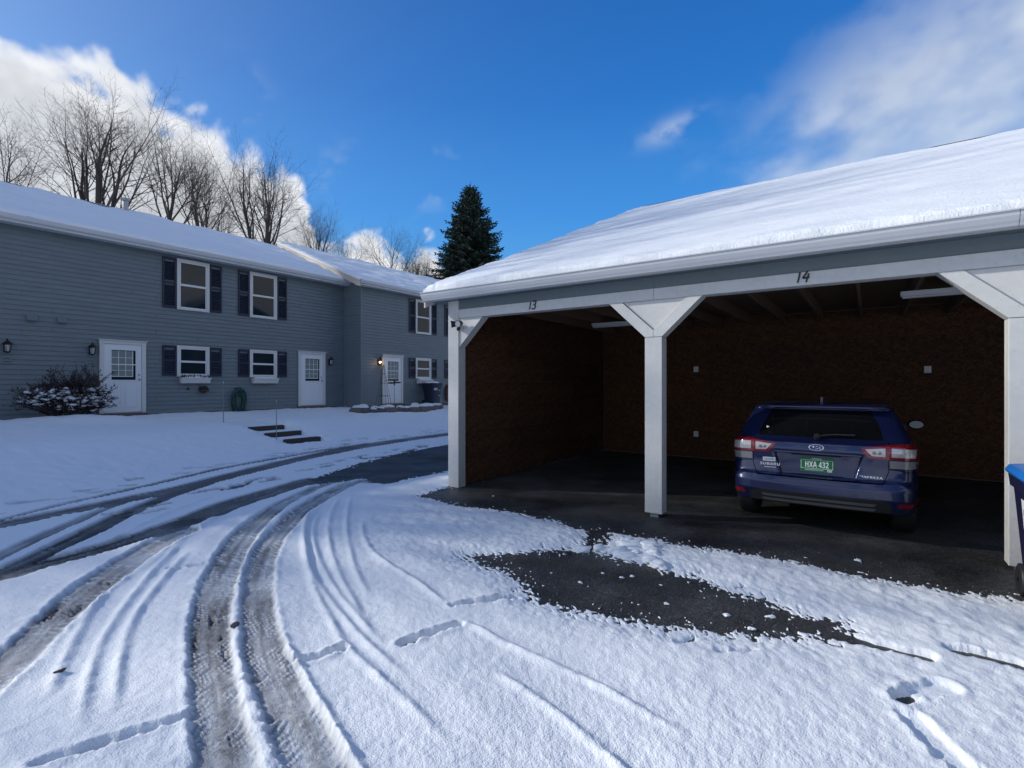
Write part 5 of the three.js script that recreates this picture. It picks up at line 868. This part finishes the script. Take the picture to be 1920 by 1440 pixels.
{ // the shrub by the first door
  const X = -16.75, d = 4.3, y0 = landHeight(X, d) - 0.05, t = thing('bare_shrub', 'wide dark twiggy shrub with snow on its branches beside a white door', 'shrub', [X, y0, -d]), r = rng(61), w = limbs(), LP = [], caps = [];
  const twig = (p, dir, len, rad, lv) => {
    const pts = [], q = p.clone(), dd = dir.clone(), n = 4; for (let i = 0; i <= n; i++) { pts.push([q.x, q.y, q.z, rad * (1 - 0.75 * i / n) + 0.0015]); if (i < n) { dd.x += (r() - 0.5) * 0.35; dd.y += (r() - 0.5) * 0.2 - (lv === 0 ? 0.03 : 0); dd.z += (r() - 0.5) * 0.35; dd.normalize(); q.addScaledVector(dd, len / n); } if (lv > 0 && i && r() < 0.5) { const s = 0.018 + 0.02 * r(); const a = r() * 6, b = r() * 6; LP.push(q.x, q.y, q.z, q.x + s * Math.cos(a), q.y + s * Math.sin(b), q.z + s * Math.sin(a), q.x + s * Math.cos(a + 1.3), q.y + s * 0.8, q.z + s * Math.sin(a + 1.3)); } }
    w.add(pts, lv < 1 ? 5 : 3); if (lv > 0 && r() < (lv === 1 ? 0.3 : 0.1) && q.y > 0.35 && q.y < 0.85) { const o = pts[2]; caps.push([new THREE.Vector3(o[0], o[1] + 0.01, o[2]), 0.018 + 0.03 * r() * r()]); caps.push([q.clone(), 0.015 + 0.025 * r()]); }
    if (lv < 3) { const kids = lv === 0 ? 8 : lv === 1 ? 5 : 3; for (let k = 0; k < kids; k++) { const i = 1 + ((r() * n) | 0), o = pts[Math.min(i, n)], nd = dd.clone().add(new THREE.Vector3((r() - 0.5) * 1.3, (r() - 0.35) * 0.9, (r() - 0.5) * 1.3)).normalize(); twig(new THREE.Vector3(o[0], o[1], o[2]), nd, len * (0.4 + 0.25 * r()), rad * 0.55, lv + 1); } }
  };
  for (let k = 0; k < 34; k++) { const a = (r() - 0.5), along = a * 1.5, out = (r() - 0.45) * 0.7, el = 0.55 + 0.8 * r(); twig(new THREE.Vector3(out * 0.4, 0, -along * 0.35), new THREE.Vector3(out * 0.9, el * 0.85, -along * 0.95).normalize(), (0.54 + 0.26 * r()) * (1.05 - 0.35 * Math.abs(a)), 0.014, 0); }
  mesh('stems', w.geo(), M.shrubTwig, t);
  const g = new THREE.BufferGeometry(); g.setAttribute('position', new THREE.Float32BufferAttribute(LP, 3)); g.computeVertexNormals(); mesh('foliage', g, M.shrubLeaf, t);
  const cg = []; for (const [p, s] of caps) { const b = new THREE.IcosahedronGeometry(1, 1); const q = b.attributes.position; for (let i = 0; i < q.count; i++) { const f = 1 + 0.4 * fbm3(q.getX(i) * 1.6 + p.x * 9, q.getY(i) * 1.6, q.getZ(i) * 1.6 + p.z * 9, 2); q.setXYZ(i, q.getX(i) * f, q.getY(i) * f, q.getZ(i) * f); } b.computeVertexNormals(); cg.push(b.scale(s * 1.2, s * 0.7, s * 1.7).translate(p.x, p.y, p.z)); }
  if (cg.length) mesh('snow_clumps', cg, M.snow, t);
}
{ // fallen leaves and lumps of snow
  const r = rng(303);
  for (const [X, D, y, s, l] of [[-3.35, 1.69, 0.03, 0.045, 'dark curled leaf lying on the snow between two tyre tracks'], [-3.6, 0.88, 0.04, 0.03, 'small dark leaf on smooth snow beside a faint old track']]) { const g = new THREE.SphereGeometry(1, 14, 8).scale(s, 0.006, s * 0.6); const p = g.attributes.position; for (let i = 0; i < p.count; i++) p.setY(i, p.getY(i) + 0.004 * (p.getX(i) / s) ** 2); const t = thing('fallen_leaf', l, 'leaf', [X, snowAt(X, D, 0.01)[0] + 0.001, -D], r() * 6); mesh('blade', g, M.shrubLeaf, t); }
  const lumps = [[-1.84, 3.99], [-1.61, 4.07], [-1.35, 4.02], [-1.67, 3.99], [-4.39, 5.85], [-1.2, 3.7], [-1.9, 3.7], [-0.8, 3.75], [-0.62, 3.62], [-2.2, 3.75], [-0.55, 3.9], [-2.05, 4.62], [-1.95, 4.55], [-1.78, 4.6], [-1.6, 4.5], [-1.9, 4.75], [-2.0, 4.9], [-1.72, 4.8], [-1.5, 4.42], [-2.1, 4.5], [-2.25, 4.42], [-1.62, 4.68], [-1.84, 4.5]];
  lumps.forEach(([X, D], k) => { const s = k < 11 ? 0.008 + 0.014 * r() : 0.03 + 0.05 * r(), g = new THREE.IcosahedronGeometry(1, 3), p = g.attributes.position; for (let i = 0; i < p.count; i++) { const f = 1 + 0.9 * fbm3(p.getX(i) * 1.9 + k * 5, p.getY(i) * 1.9, p.getZ(i) * 1.9, 4); p.setXYZ(i, p.getX(i) * f, p.getY(i) * f, p.getZ(i) * f); } const m = mergeVertices(g.deleteAttribute('normal').deleteAttribute('uv'), 1e-4); m.computeVertexNormals(); m.scale(s * (0.9 + 0.8 * r()), s * 0.45, s); const t = thing('snow_lump', k < 11 ? 'small crumb of snow lying on bare wet asphalt' : 'broken lump of snow beside the bare asphalt patch', 'snow lump', [X, Math.max(0, snowAt(X, D, 0.01)[0]) + s * 0.12, -D], r() * 6, k < 11 ? 'snow crumbs on the bare asphalt' : 'snow lumps by the bare patch'); mesh('clod', m, M.snow, t); });
}

scene.traverse((o) => { if (o.isMesh) { o.castShadow = true; o.receiveShadow = true; } });
renderer.render(scene, camera);
